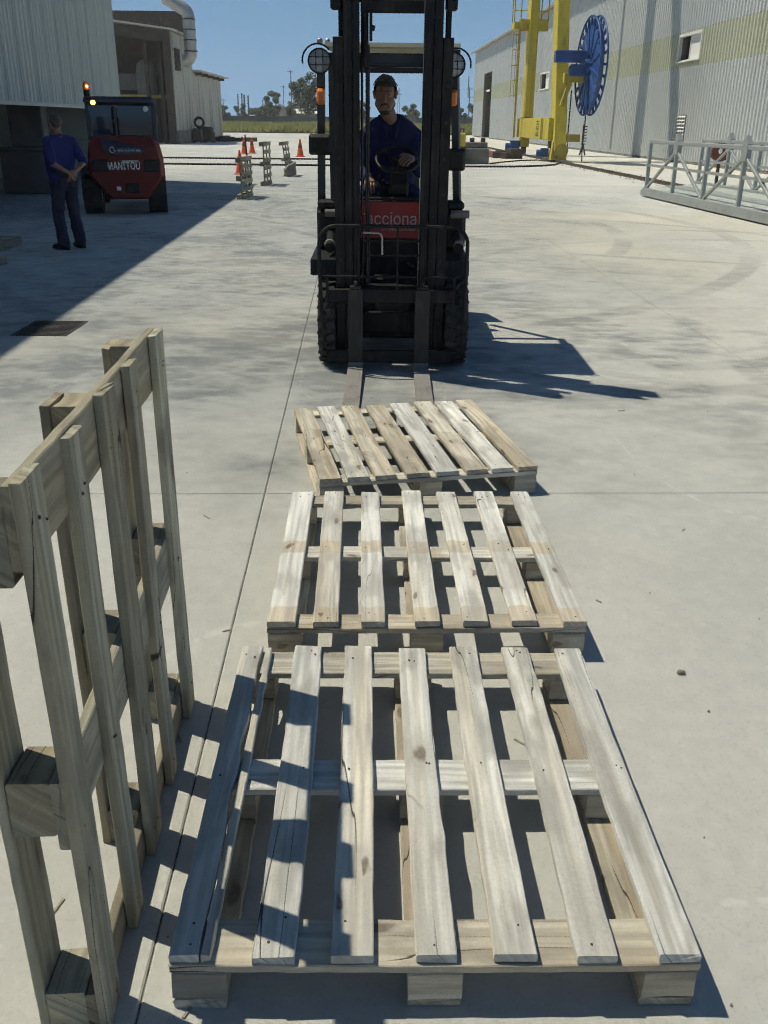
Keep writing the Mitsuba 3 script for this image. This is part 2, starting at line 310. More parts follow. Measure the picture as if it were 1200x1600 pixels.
# ------------------------------------------------------------------ right hand building
RB = thing('corrugated_warehouse', 'long grey corrugated warehouse with a pale yellow band, right of the yard', 'building')
RP0 = np.array([14.18, 59.74, 0.0]); RT = np.array([-0.03, 1.0, 0]); RT /= np.linalg.norm(RT); RNV = np.array([-RT[1], RT[0], 0])   # faces -x
def rbM(s, out=0.0, z=0.0):
    """local x along the wall (away), y into the wall, z up ; s metres along from RP0"""
    M = np.eye(4); M[:3, 0] = RT; M[:3, 1] = -RNV; M[:3, 2] = (0, 0, 1); M[:3, 3] = RP0 + RT * s + RNV * out + np.array([0, 0, z]); return M
def corrugated(L, h, pitch=0.35, depth=0.06):
    xs, ds = [], []
    n = int(round(L / pitch))
    for k in range(n):
        for (f, d) in ((0.0, 0), (0.42, 0), (0.55, 1), (0.87, 1)):
            xs.append((k + f) * pitch); ds.append(-depth * d)
    xs.append(n * pitch); ds.append(0)
    V = [[x, d, 0] for x, d in zip(xs, ds)] + [[x, d, h] for x, d in zip(xs, ds)]
    N = len(xs); F = []
    for i in range(N - 1): F += [[i, i + 1, N + i + 1], [i, N + i + 1, N + i]]
    return trimesh.Trimesh(V, F, process=False)
SW = 1.05
rows = [(0.12, 4.33, 'cladding_grey'), (4.335, 5.9, 'cladding_yellow'), (5.905, 10.45, 'cladding_grey')]
s_near, s_sheet_end, s_end = -32.0, 14.0, 78.0
WIN1 = (-12.45, -12.45 + 3 * SW, 4.62, 5.76)       # s0, s1, z0, z1
ncell = int((s_sheet_end - (-30.3)) / SW)
cells = [(-30.3 + SW * k) for k in range(ncell)]
off = (WIN1[0] - cells[0]) % SW
cells = [c + off for c in cells]
for (z0, z1, mt) in rows:
    base = ply(corrugated(SW - 0.004, z1 - z0), mt)
    for c in cells:
        if z0 > 4 and z1 < 6 and WIN1[0] - 0.1 < c < WIN1[1] - 0.1:
            for (a, b) in ((z0, WIN1[2]), (WIN1[3], z1)):
                part(RB, 'cladding_sheet', tr(corrugated(SW - 0.004, b - a), rbM(c, 0, a)), mt)
            continue
        k = part_key(RB, 'cladding_sheet')
        scene[k] = {**base, 'to_world': T(rbM(c, 0.0015 * (hash(int(c * 100)) % 3), z0).tolist())}
    far0 = cells[-1] + SW
    segs = [(far0, 24.0), (24.0, 28.2), (28.2, 60.2), (60.2, 67.9), (67.9, s_end)]
    fm = []
    for (a, b) in segs:
        if z0 < 1 and (a, b) == segs[3]: continue                        # doorway
        zz = [(z0, z1)]
        if 4 < z0 < 5 and (a, b) == segs[1]: zz = [(z0, 4.45), (5.75, z1)]
        if 4 < z0 < 5 and (a, b) == segs[3]: continue
        if z0 > 5 and (a, b) == segs[3]: zz = [(7.45, z1)]
        for (q0, q1) in zz: fm.append(tr(corrugated(b - a, q1 - q0), rbM(a, 0, q0)))
    part(RB, 'far_cladding', cat_(fm), mt, kind='stuff')
part(RB, 'core_wall', cat_([tr(box(a, b, 0.10, 0.3, z0, z1), rbM(0)) for (a, b, z0, z1) in ((s_near, WIN1[0], 0, 10.4), (WIN1[0], WIN1[1], 0, 4.6), (WIN1[0], WIN1[1], 5.78, 10.4), (WIN1[1], 24.0, 0, 10.4), (24.0, 28.2, 0, 4.43), (24.0, 28.2, 5.77, 10.4), (28.2, 60.2, 0, 10.4), (60.2, 67.9, 7.5, 10.4), (67.9, s_end, 0, 10.4))]), 'interior_grey')
part(RB, 'plinth', tr(box(s_near, 60.2, -0.03, 0.09, 0, 0.14, 0.01), rbM(0)), 'concrete_block')
part(RB, 'end_wall', tr(box(s_end - 0.2, s_end, 0.0, 26, 0, 10.4), rbM(0)), 'cladding_grey')
part(RB, 'roof', tr(cat_([tr(box(s_near, s_end + 0.4, -0.55, 14, 0, 0.1), rotm((1, 0, 0), 7)), ]), rbM(0, 0, 10.52)), 'roof_sheet')
part(RB, 'gutter', tr(box(s_near, s_end + 0.4, -0.70, -0.55, 0.28, 0.48, 0.02), rbM(0, 0, 10.05)), 'duct_metal')
dk = part(RB, 'doorway', tr(cat_([box(57, 71, 13.0, 13.2, 0, 10.4), box(56.8, 57, 0.31, 13.2, 0, 10.4), box(71, 71.2, 0.31, 13.2, 0, 10.4), box(60.2, 60.3, 0.0, 0.3, 0, 7.5), box(67.8, 67.9, 0.0, 0.3, 0, 7.5)]), rbM(0)), 'interior_shade_tone')
part(dk, 'sign_plate', tr(box(62.5, 65.5, 0.05, 0.09, 5.3, 5.55), rbM(0)), 'white_paint')
def window(s0, s1, z0, z1, openfrac):
    w = part(RB, 'window', tr(cat_([box(s0, s1, 0.06, 0.10, z0, z0 + 0.06), box(s0, s1, 0.06, 0.10, z1 - 0.06, z1)]), rbM(0)), 'white_paint')
    fr = cat_([box(s0 - 0.06, s1 + 0.06, -0.09, 0.09, z1 - 0.05, z1 + 0.05), box(s0 - 0.06, s0 + 0.03, -0.09, 0.09, z0, z1 - 0.055), box(s1 - 0.03, s1 + 0.06, -0.09, 0.09, z0, z1 - 0.055)])
    part(w, 'frame', tr(fr, rbM(0)), 'white_paint')
    part(w, 'sill', tr(box(s0 - 0.1, s1 + 0.1, -0.13, 0.09, z0 - 0.06, z0 - 0.004), rbM(0)), 'white_paint')
    sm = s0 + (s1 - s0) * (1 - openfrac)
    part(w, 'pane', tr(box(s0 + 0.05, sm, 0.095, 0.11, z0 + 0.07, z1 - 0.07), rbM(0)), 'pale_wall')
    part(w, 'open_bay', tr(cat_([box(s0 - 2, s1 + 5, 4.3, 4.4, z0 - 2, z1 + 1.0), box(s0 - 2.1, s0 - 2, 0.31, 4.4, z0 - 2, z1 + 1.0), box(s1 + 5, s1 + 5.1, 0.31, 4.4, z0 - 2, z1 + 1.0), box(s0 - 2, s1 + 5, 0.31, 4.3, z0 - 2.1, z0 - 2.0), box(s0 - 2, s1 + 5, 0.31, 4.3, z1 + 1.0, z1 + 1.1)]), rbM(0)), 'interior_shade_tone')
    part(w, 'mullion', tr(box(sm - 0.03, sm + 0.03, 0.05, 0.13, z0 + 0.062, z1 - 0.062), rbM(0)), 'white_paint')
window(*WIN1, 0.42); window(24.05, 28.15, 4.47, 5.73, 0.5)
lv = part(RB, 'louvre', tr(box(-11.6, -10.35, -0.05, 0.0, 0.75, 2.2), rbM(0)), 'interior_shade_tone')
for k in range(9): part(lv, 'slat', tr(tr(box(-11.62, -10.33, -0.035, 0.035, -0.012, 0.012), rotm((1, 0, 0), 35)), rbM(0, 0.075, 0.82 + 0.16 * k)), 'white_paint')
part(RB, 'pipe_bracket', cat_([tr(cat_([box(s_end - 0.1, s_end + 0.0, -0.9, -0.8, 5.0, 7.6), box(s_end - 0.1, s_end, -0.9, 0, 4.95, 5.0)]), rbM(0))]), 'scrap_dark')
part(RB, 'downpipe', tr(cat_([rod((1.9, -0.10, 0.3), (1.9, -0.10, 10.0), 0.07), box(1.75, 2.05, -0.14, 0.0, 2.8, 2.9)]), rbM(0)), 'duct_metal')

# ------------------------------------------------------------------ left hand building (in shade)
LB = thing('clad_workshop', 'tall pale green clad workshop with an open bay below, left of the yard', 'building')
LT = np.array([-0.04, 1.0, 0]); LT /= np.linalg.norm(LT)
def lbM(s, out=0.0, z=0.0):
    M = np.eye(4); M[:3, 0] = LT; M[:3, 1] = (-LT[1], LT[0], 0); M[:3, 2] = (0, 0, 1); M[:3, 3] = np.array([-8.15, 30.2, 0]) + LT * s + np.array([LT[1], -LT[0], 0]) * out + np.array([0, 0, z]); return M
def clad_panel(L, h):
    xs, ds = [0.0], [0.09]
    xs += [0.045]; ds += [0.0]
    n = max(2, int(L / 0.22))
    for k in range(n):
        a = 0.012 + (L - 0.024) * (k + 0.5) / n
        for (dx, d) in ((-0.045, 0), (-0.02, -0.022), (0.02, -0.022), (0.045, 0)): xs.append(a + dx); ds.append(d)
    xs += [L - 0.045, L]; ds += [0.0, 0.09]
    N = len(xs); V = [[x, d, 0] for x, d in zip(xs, ds)] + [[x, d, h] for x, d in zip(xs, ds)]
    F = []
    for i in range(N - 1): F += [[i, i + 1, N + i + 1], [i, N + i + 1, N + i]]
    return trimesh.Trimesh(V, F, process=False)
LZ0, LZ1 = 2.03, 8.67
edges = [-9.95, -9.0, -7.9, -7.0, -6.0, -5.1, -4.1, -3.1, -2.2, -1.15, 0.0]
for a, b in zip(edges[:-1], edges[1:]):
    part(LB, 'cladding_panel', tr(clad_panel(b - a, LZ1 - LZ0), lbM(a, RNG.uniform(0, 0.012), LZ0)), 'cladding_green')
part(LB, 'near_cladding', cat_([tr(clad_panel(1.0, LZ1 - LZ0), lbM(-9.95 - k - 1, 0, LZ0)) for k in range(26)]), 'cladding_green', kind='stuff')
part(LB, 'wall_core', tr(box(-36, -0.02, 0.115, 0.2, LZ0 + 0.03, LZ1), lbM(0)), 'interior_grey')
part(LB, 'bottom_flashing', tr(box(-36, 0.0, -0.02, 0.04, LZ0 - 0.06, LZ0 + 0.02), lbM(0)), 'cladding_green')
part(LB, 'end_wall', tr(box(-0.2, 0.0, 0.21, 17, 0, LZ1), lbM(0)), 'cladding_green')
part(LB, 'roof', tr(box(-36, 0.05, -0.05, 17.2, LZ1, LZ1 + 0.1), lbM(0)), 'roof_sheet')
part(LB, 'back_wall', cat_([tr(box(-36, -0.2, 16.8, 17, 0, LZ1), lbM(0)), tr(box(-36, -35.8, 0.21, 16.8, 0, LZ1), lbM(0))]), 'interior_shade_tone')
for s in (-10.8, -0.35, -18.0): part(LB, 'post', tr(box(s, s + 0.3, 0.25, 0.55, 0, LZ1), lbM(0)), 'interior_grey')

BK = thing('concrete_barrier', 'long low dark concrete barrier in the shaded bay, behind the standing man', 'barrier')
part(BK, 'wall_block', box(-9.45, -7.85, 23.6, 24.4, 0, 1.0, 0.03), 'concrete_block')
part(BK, 'ledge', box(-9.5, -7.80, 23.55, 24.45, 1.003, 1.06, 0.01), 'concrete_block')
solo('grey_slab', box(-9.2, -8.38, 23.8, 24.2, 1.065, 2.4, 0.03), 'concrete_block', 'upright grey concrete slab standing on the dark low barrier', 'slab')
solo('timber_beam', cat_([box(-8.35, -7.2, 25.2, 25.4, 1.19, 1.29, 0.01), box(-8.3, -8.2, 25.22, 25.38, 0, 1.188)]), 'wood_tan', 'light timber beam behind the standing man at chest height', 'beam')

# ------------------------------------------------------------------ middle shed and annex
MB_ = thing('open_shed', 'old metal shed with a dark open gable end and a duct, beyond the red machine', 'building')
sx, sy0, sy1, EV = -16.35, 75.6, 83.2, 7.78
part(MB_, 'side_wall', cat_([box(sx - 0.15, sx, sy0 + 0.31, sy1, 0, EV)]), 'cladding_old')
for k in range(6): part(MB_, 'wall_panel', box(sx + 0.002, sx + 0.035, sy0 + 0.35 + 1.24 * k, sy0 + 0.35 + 1.24 * k + 1.2, 1.0, EV - 0.25, 0.01), 'cladding_old')
part(MB_, 'base_course', box(sx + 0.002, sx + 0.12, sy0 + 0.35, sy1, 0, 0.95, 0.02), 'concrete_block')
part(MB_, 'corner_post', box(sx - 0.5, sx, sy0 - 0.1, sy0 + 0.3, 0, EV, 0.02), 'scrap_dark')
gable = prism([(sx - 24, EV + 2.9), (sx - 24, EV + 2.1), (sx - 0.51, EV - 0.75), (sx - 0.51, EV + 0.05)], sy0, sy0 + 0.2)
part(MB_, 'gable_fascia', gable, 'scrap_dark')  # coloured dark to carry the interior shade up to the roof edge
part(MB_, 'roof', hull([(sx + 0.4, sy0 - 0.3, EV + 0.02), (sx + 0.4, sy1, EV + 0.02), (sx - 24, sy0 - 0.3, EV + 2.95), (sx - 24, sy1, EV + 2.95), (sx + 0.4, sy0 - 0.3, EV + 0.14), (sx + 0.4, sy1, EV + 0.14), (sx - 24, sy0 - 0.3, EV + 3.08), (sx - 24, sy1, EV + 3.08)]), 'roof_sheet')
part(MB_, 'back_wall', cat_([box(sx - 24, sx - 0.16, sy1 - 0.2, sy1, 0, EV + 2), box(sx - 24.2, sx - 24, sy0, sy1, 0, EV + 2)]), 'scrap_dark')  # near-black colour stands in for the shade inside the shed
part(MB_, 'inner_wall', cat_([box(sx - 9, sx - 2.6, 80.6, 80.8, 3.9, 5.1), box(sx - 9, sx - 4.2, 80.3, 80.5, 0, 3.3)]), 'interior_shade_tone')
part(MB_, 'crane_beam', box(sx - 9, sx - 0.6, 77.6, 77.9, 3.25, 3.5), 'crane_yellow_dark')
for xx in (-1.1, -2.2): part(MB_, 'column', box(sx + xx, sx + xx + 0.25, 76.3, 76.6, 0, EV - 0.3), 'scrap_dark')
solo('storage_silo', cat_([tr(lathe([(0, 0), (0.78, 0), (0.78, 5.2), (0.68, 5.7), (0.42, 5.98), (0, 6.08)], n=20), trans(sx - 2.75, 79, 0))]), 'interior_shade_tone', 'grey round topped silo inside the dark open shed', 'silo', smooth=40)
AN = thing('lean_to_annex', 'low pale metal annex behind the open shed with a sloping roof', 'building')
part(AN, 'side_wall', box(sx - 6, sx - 0.02, sy1 + 0.02, 97, 0, 5.4), 'cladding_old')
for k in range(9): part(AN, 'wall_panel', box(sx - 0.015, sx + 0.015, sy1 + 0.15 + 1.52 * k, sy1 + 0.15 + 1.52 * k + 1.48, 0.3, 5.2, 0.008), 'cladding_old')
part(AN, 'roof', box(sx - 6.2, sx + 0.75, sy1 + 0.03, 97.6, 5.42, 5.54), 'roof_sheet')
for k in range(5): part(AN, 'bracket', box(sx + 0.02, sx + 0.6, 84.5 + 2.8 * k, 84.62 + 2.8 * k, 5.18, 5.4), 'scrap_dark')
DU = thing('air_duct', 'big grey metal air duct rising beside the shed wall with a bent top', 'duct')
dx_, dy_, dr_ = -15.17, 77.4, 0.46
part(DU, 'riser', tube([(dx_, dy_, z) for z in np.linspace(6.5, 8.75, 8)], dr_, 20), 'duct_metal', smooth=40)
part(DU, 'lower_elbow', tube(np.vstack([arc_pts((dx_ - 0.62, dy_, 6.48), 0.62, 0, -85, 10)]), dr_ + 0.008, 20), 'duct_metal', smooth=40)
part(DU, 'top_elbow', tube(np.vstack([arc_pts((dx_ - 0.75, dy_, 8.77), 0.75, 0, 62, 9), [(dx_ - 1.0, dy_, 9.75), (dx_ - 1.7, dy_, 10.15)]]), dr_ + 0.008, 20), 'duct_metal', smooth=40)
part(DU, 'wall_flange', box(sx + 0.05, sx + 0.2, dy_ - 0.7, dy_ + 0.7, 5.2, 6.7), 'scrap_dark')
for z in (6.55, 7.3, 8.0, 8.7): part(DU, 'band', tr(lathe([(dr_, -0.04), (dr_ + 0.045, -0.04), (dr_ + 0.045, 0.04), (dr_, 0.04)], n=20), trans(dx_, dy_, z)), 'scrap_dark')
part(DU, 'vent_post', cat_([rod((-17.04, 77, EV), (-17.04, 77, 8.65), 0.08), rod((-17.04, 77, 8.6), (-17.04, 77, 8.8), 0.12)]), 'scrap_dark')
for z in (0, 0.22): part(DU, 'brace', rod((-17.0, 77, 8.05 + z * 0.5), (dx_ - dr_, dy_, 8.75 + z * 0.8), 0.03, 6), 'scrap_dark')

# junk by the annex
def rnd_boxes(n, x0, x1, y0, y1, h, seed, smin=0.15, smax=0.6):
    r = np.random.default_rng(seed); out = []
    for _ in range(n):
        s = r.uniform(smin, smax, 3); s[2] = r.uniform(0.15, h)
        b = box(-s[0] / 2, s[0] / 2, -s[1] / 2, s[1] / 2, 0, s[2], 0.03); b.apply_transform(rotm((0, 0, 1), r.uniform(0, 90))); b.apply_translation((r.uniform(x0, x1), r.uniform(y0, y1), 0)); out.append(b)
    return out
cyl = [(-15.75, 81.0, 1.05, 0.7), (-15.0, 82.2, 0.8, 0.8), (-15.6, 84.5, 1.15, 0.9)]
for i, (x, y, h, w) in enumerate(cyl):
    solo('storage_bin', cat_([box(x - w / 2, x + w / 2, y - 0.5, y + 0.5, 0.1, h, 0.05), box(x - w / 2 + 0.05, x + w / 2 - 0.05, y - 0.45, y + 0.45, h - 0.02, h + 0.05), box(x - w / 2, x - w / 2 + 0.12, y - 0.5, y + 0.5, 0, 0.12), box(x + w / 2 - 0.12, x + w / 2, y - 0.5, y + 0.5, 0, 0.12)]), 'scrap_dark', ('dark bin against the shed, nearest of three', 'dark lowest bin standing out from the annex wall', 'dark bin against the annex wall, farthest of three')[i], 'bin')
tor = trimesh.creation.torus(0.36, 0.10, 24, 10); tor.apply_transform(rotm((1, 0, 0), 90)); tor.apply_translation((-15.6, 81.2, 1.54))
solo('hose_coil', tor, 'rubber', 'black hose coil standing upright on the dark bins by the annex', 'hose', smooth=True)
for i, (x, y, s) in enumerate(((-14.2, 86.5, 0.9), (-13.3, 88.5, 0.7), (-12.4, 87.2, 0.5))):
    k_ = thing('scrap_heap', ('dark scrap heap beside the annex wall, largest of three', 'dark middle scrap heap out from the annex', 'small dark scrap heap farthest out from the annex')[i], 'scrap')
    for b in rnd_boxes(8, x - s, x + s, y - s, y + s, 0.7 * s, 20 + i): part(k_, 'scrap_piece', b, 'scrap_dark')

# ------------------------------------------------------------------ far background
FW = thing('boundary_wall', 'low dark wall behind the tall grass at the far edge', 'wall')
part(FW, 'wall_run', box(-120, 90, 176, 176.4, 0, 2.5), 'far_wall')
def grass(seed, n, x0, x1, y0, y1):
    r = np.random.default_rng(seed); x = r.uniform(x0, x1, n); y = y0 + (y1 - y0) * r.uniform(0, 1, n) ** 1.5
    base = 0.6 * np.clip((y - y0) / 12, 0, 1); h = r.uniform(0.5, 1.15, n) * (0.65 + 0.6 * meshkit.noise(np.c_[x * 0.3, y * 0.3, x * 0])); w = r.uniform(0.05, 0.16, n); a = r.uniform(0, np.pi, n)
    lx, ly = r.normal(0, 0.22, n), r.normal(0, 0.22, n)
    V = np.empty((n, 3, 3)); V[:, 0] = np.c_[x - w * np.cos(a), y - w * np.sin(a), base * 0 + base - 0.1]; V[:, 1] = np.c_[x + w * np.cos(a), y + w * np.sin(a), base - 0.1]; V[:, 2] = np.c_[x + lx, y + ly, base + h]
    return trimesh.Trimesh(V.reshape(-1, 3), np.arange(3 * n).reshape(-1, 3), process=False)
solo('grass_bank', hull([(-120, 151.0, -0.5), (90, 151.0, -0.5), (-120, 163, 0.5), (90, 163, 0.5), (-120, 175.5, 0.6), (90, 175.5, 0.6), (-120, 175.5, -0.5), (90, 175.5, -0.5)]), 'dirt', kind='structure')
solo('grass', cat_([grass(1, 60000, -45, 2, 151, 174), grass(2, 24000, 4, 26, 151, 174)]), 'grass_blade', 'tall dry yellow green grass along the far edge', 'grass', kind='stuff')
def tree(name, label, x, y, h, rx, th, seed, leaf='leaf_dark', n=2600, ls=0.34, group=None, clumps=24, gap=0.5):
    r = np.random.default_rng(seed); k = thing(name, label, 'tree', group)
    tp = np.array([(x, y, 0), (x + 0.1 * r.normal(), y, th * 0.5), (x + 0.25 * r.normal(), y, th), (x + 0.3 * r.normal(), y, th + (h - th) * 0.5)])
    ms = [tube(tp[:2], 0.05 * h * 0.5, 8), tube(tp[1:3], 0.04 * h * 0.5, 8), tube(tp[2:], 0.026 * h * 0.5, 8)]
    cz = (h + th) / 2; C = []
    for i in range(clumps):
        d = r.normal(size=3); d /= np.linalg.norm(d); rr = r.uniform(0.25, 1.25) ** 0.7
        c = np.array([x, y, cz]) + d * rr * np.array([rx, rx, (h - th) / 2]) * 0.78; C.append((c, r.uniform(0.12, 0.30) * rx))
        if i < 9: ms.append(tube(np.array([tp[2] + (tp[3] - tp[2]) * r.uniform(0, 1), (tp[2] + c) / 2 + r.normal(size=3) * 0.2, c]), 0.012 * h * 0.5, 5))
    part(k, 'trunk', cat_(ms), 'bark')
    ci = r.integers(0, clumps, n); cc = np.array([c for c, _ in C])[ci]; cr = np.array([q for _, q in C])[ci]
    d = r.normal(size=(n, 3)); d /= np.linalg.norm(d, axis=1, keepdims=True)
    P = cc + d * (cr * r.uniform(0.2, 1.15, n) ** 0.5)[:, None] * np.array([1.15, 1.15, 0.8])
    a = r.normal(size=(n, 3)); a /= np.linalg.norm(a, axis=1, keepdims=True); b = np.cross(a, r.normal(size=(n, 3))); b /= np.linalg.norm(b, axis=1, keepdims=True)
    s = (ls * r.uniform(0.5, 1.2, n))[:, None]
    V = np.stack([P - a * s, P + b * s * 0.5, P + a * s, P - b * s * 0.5], 1).reshape(-1, 3); I = np.arange(n)[:, None] * 4
    part(k, 'crown', trimesh.Trimesh(V, np.vstack([I + [0, 1, 2], I + [0, 2, 3]]), process=False), leaf)
    return k
tree('broadleaf_tree', 'tallest tree, airy and dark green, just left of the forklift', -15.0, 180, 10.6, 3.3, 2.0, 11, n=2700, ls=0.34, clumps=46)
tree('broadleaf_tree', 'rounded grey green tree left of the tallest tree', -24.0, 205, 7.6, 2.5, 1.2, 12, 'leaf_pale', n=4200)
tree('broadleaf_tree', 'small round tree at the right of the rounded grey tree', -20.6, 207, 5.6, 1.4, 1.0, 13, n=1800)
tree('conical_tree', 'dark upright tree under the cluster of thin chimneys', -34.0, 228, 6.3, 1.5, 0.6, 14, n=2400, clumps=14)
tree('broadleaf_tree', 'low wide tree right of the dark upright tree', -30.6, 230, 5.2, 2.2, 0.6, 15, 'leaf_pale', n=2400)
tree('broadleaf_tree', 'low dark tree below the single tall chimney', -27.6, 228, 5.0, 1.9, 0.6, 16, n=2200)
tree('broadleaf_tree', 'small dark tree closest to the annex roof', -33.6, 200, 4.7, 1.5, 0.6, 17, n=1800)
tree('broadleaf_tree', 'tiny dark tree between the annex and the chimneys', -31.6, 214, 3.9, 1.3, 0.4, 18, n=1200)
tree('broadleaf_tree', 'tree showing to the right of the driver\'s head', 5.2, 220, 5.9, 2.3, 0.8, 19, n=2600)
tree('broadleaf_tree', 'tree showing to the left of the driver\'s head', -5.4, 200, 6.2, 1.9, 0.8, 24, n=2400)
tree('broadleaf_tree', 'dark tree between the mast and the warehouse end, taller one', 14.6, 200, 5.6, 1.6, 0.7, 20, n=2200)
tree('broadleaf_tree', 'dark bushy tree beside the far end of the warehouse', 17.2, 196, 5.4, 1.9, 0.6, 21, n=2400)
FH = thing('far_shed', 'far white roofed shed below the tallest tree', 'building')
part(FH, 'wall', box(-27.5, -18.5, 262, 270, 0, 3.6), 'far_wall')
part(FH, 'roof', hull([(-27.9, 261.5, 3.65), (-18.1, 261.5, 3.65), (-27.9, 266, 5.3), (-18.1, 266, 5.3), (-27.9, 270.5, 3.65), (-18.1, 270.5, 3.65)]), 'pale_wall')
solo('far_gable_house', cat_([box(-29.5, -26.4, 254, 260, 0, 4.4), hull([(-29.7, 253.8, 4.4), (-26.2, 253.8, 4.4), (-27.95, 253.8, 5.8), (-29.7, 260, 4.4), (-26.2, 260, 4.4), (-27.95, 260, 5.8)])]), 'cladding_old', 'small grey gabled house left of the far white roofed shed', 'house')
for i, (x, y, h, r) in enumerate(((-38.2, 252, 7.9, 0.16), (-37.2, 252, 8.1, 0.16), (-36.6, 252, 7.7, 0.2), (-35.9, 254, 7.6, 0.2), (-33.2, 262, 6.8, 0.12), (-32.4, 262, 7.6, 0.3), (-29.4, 240, 6.9, 0.22))):
    solo('factory_chimney', cat_([rod((x, y, 0), (x, y, h), r, 10), rod((x, y, h - 0.5), (x, y, h - 0.35), r * 1.25, 10)]), 'far_wall', ('far chimney, leftmost of the cluster over the dark upright tree', 'far chimney, second from left in the cluster of four', 'far chimney, third from left in the cluster of four', 'far chimney, rightmost of the cluster of four', 'slim far chimney left of the thicker one', 'thicker far chimney between the cluster and the lone one', 'lone far chimney nearest the rounded grey tree')[i], 'chimney', group='far chimneys on the skyline')
def pole(x, y, h, label, lamp=False):
    k = thing('utility_pole', label, 'pole')
    part(k, 'post', rod((x, y, 0), (x, y, h), 0.07, 8), 'far_wall')
    part(k, 'crossarm', box(x - 0.55, x + 0.55, y - 0.04, y + 0.04, h - 0.3, h - 0.22), 'far_wall')
pole(-33.0, 198, 5.7, 'thin utility pole closest to the annex roof'); pole(-22.6, 214, 8.7, 'tall utility pole over the rounded grey tree'); pole(-17.4, 178, 10.0, 'pole standing behind the tallest tree')
pole(13.0, 160, 7.0, 'utility pole left of the warehouse end'); pole(11.3, 170, 5.6, 'shorter utility pole beside the forklift mast')
PY = thing('lattice_pylon', 'slim lattice pylon right of the driver\'s head on the horizon', 'pylon')
pm = []
for a, b in ((-1, -1), (1, -1), (1, 1), (-1, 1)): pm.append(rod((3.1 + 0.55 * a, 300 + 0.55 * b, 0), (3.1 + 0.08 * a, 300 + 0.08 * b, 11.2), 0.06, 5))
part(PY, 'tower', cat_(pm), 'far_wall'); part(PY, 'arm', cat_([box(2.1, 4.1, 299.95, 300.05, 9.3, 9.42), box(2.3, 3.9, 299.95, 300.05, 10.4, 10.5)]), 'far_wall')

# ------------------------------------------------------------------ pallets
BOARD = [0]
def plank(L, w, t, seed, n=22, jag=0.0007, warp=0.002, c=0.0025, chew=0.0):
    """sawn board along y (0..L), x 0..w, z 0..t, edges slightly uneven; returns mesh, uv"""
    r = np.random.default_rng(seed)
    ys = np.linspace(0, L, n) if n > 2 else np.array([0, L])
    jl, jr = r.normal(0, jag, n), r.normal(0, jag, n)
    if chew > 0: jr = jr - chew * np.clip(meshkit.noise(np.c_[ys * 16, ys * 0, ys * 0 + seed]) - 0.45, 0, 1)
    wz = warp * np.sin(ys / L * np.pi * r.uniform(0.7, 1.6) + r.uniform(0, 3)) + r.normal(0, 0.0003, n)
    bow = 0.0018 * np.sin(ys / L * np.pi + r.uniform(0, 0.4)) * r.normal()
    V, UV = [], []
    k = BOARD[0] = BOARD[0] + 1
    for i, y in enumerate(ys):
        a, b = 0 + jl[i] + bow[i], w + jr[i] + bow[i]
        z0, z1 = 0 + wz[i], t + wz[i]
        ring = [(a + c, z0), (b - c, z0), (b, z0 + c), (b, z1 - c), (b - c, z1), (a + c, z1), (a, z1 - c), (a, z0 + c)]
        ye = y + (r.normal(0, 0.0015, 8) if i in (0, n - 1) else np.zeros(8))
        for j, (x, z) in enumerate(ring):
            V.append((x, ye[j], z)); UV.append((10 * k + 0.5 + y, x + 0.8 * z + 0.37 * k))
    F = []
    for i in range(n - 1):
        for j in range(8):
            a, b = i * 8 + j, i * 8 + (j + 1) % 8
            F += [[a, b + 8, b], [a, a + 8, b + 8]]
    e = (n - 1) * 8
    for j in range(1, 7): F += [[0, j, j + 1], [e, e + j + 1, e + j]]
    return trimesh.Trimesh(V, F, process=False), np.array(UV)
SWAP = np.array([[0, 1, 0, 0], [1, 0, 0, 0], [0, 0, 1, 0], [0, 0, 0, 1.0]])
PAL_H = 0.144
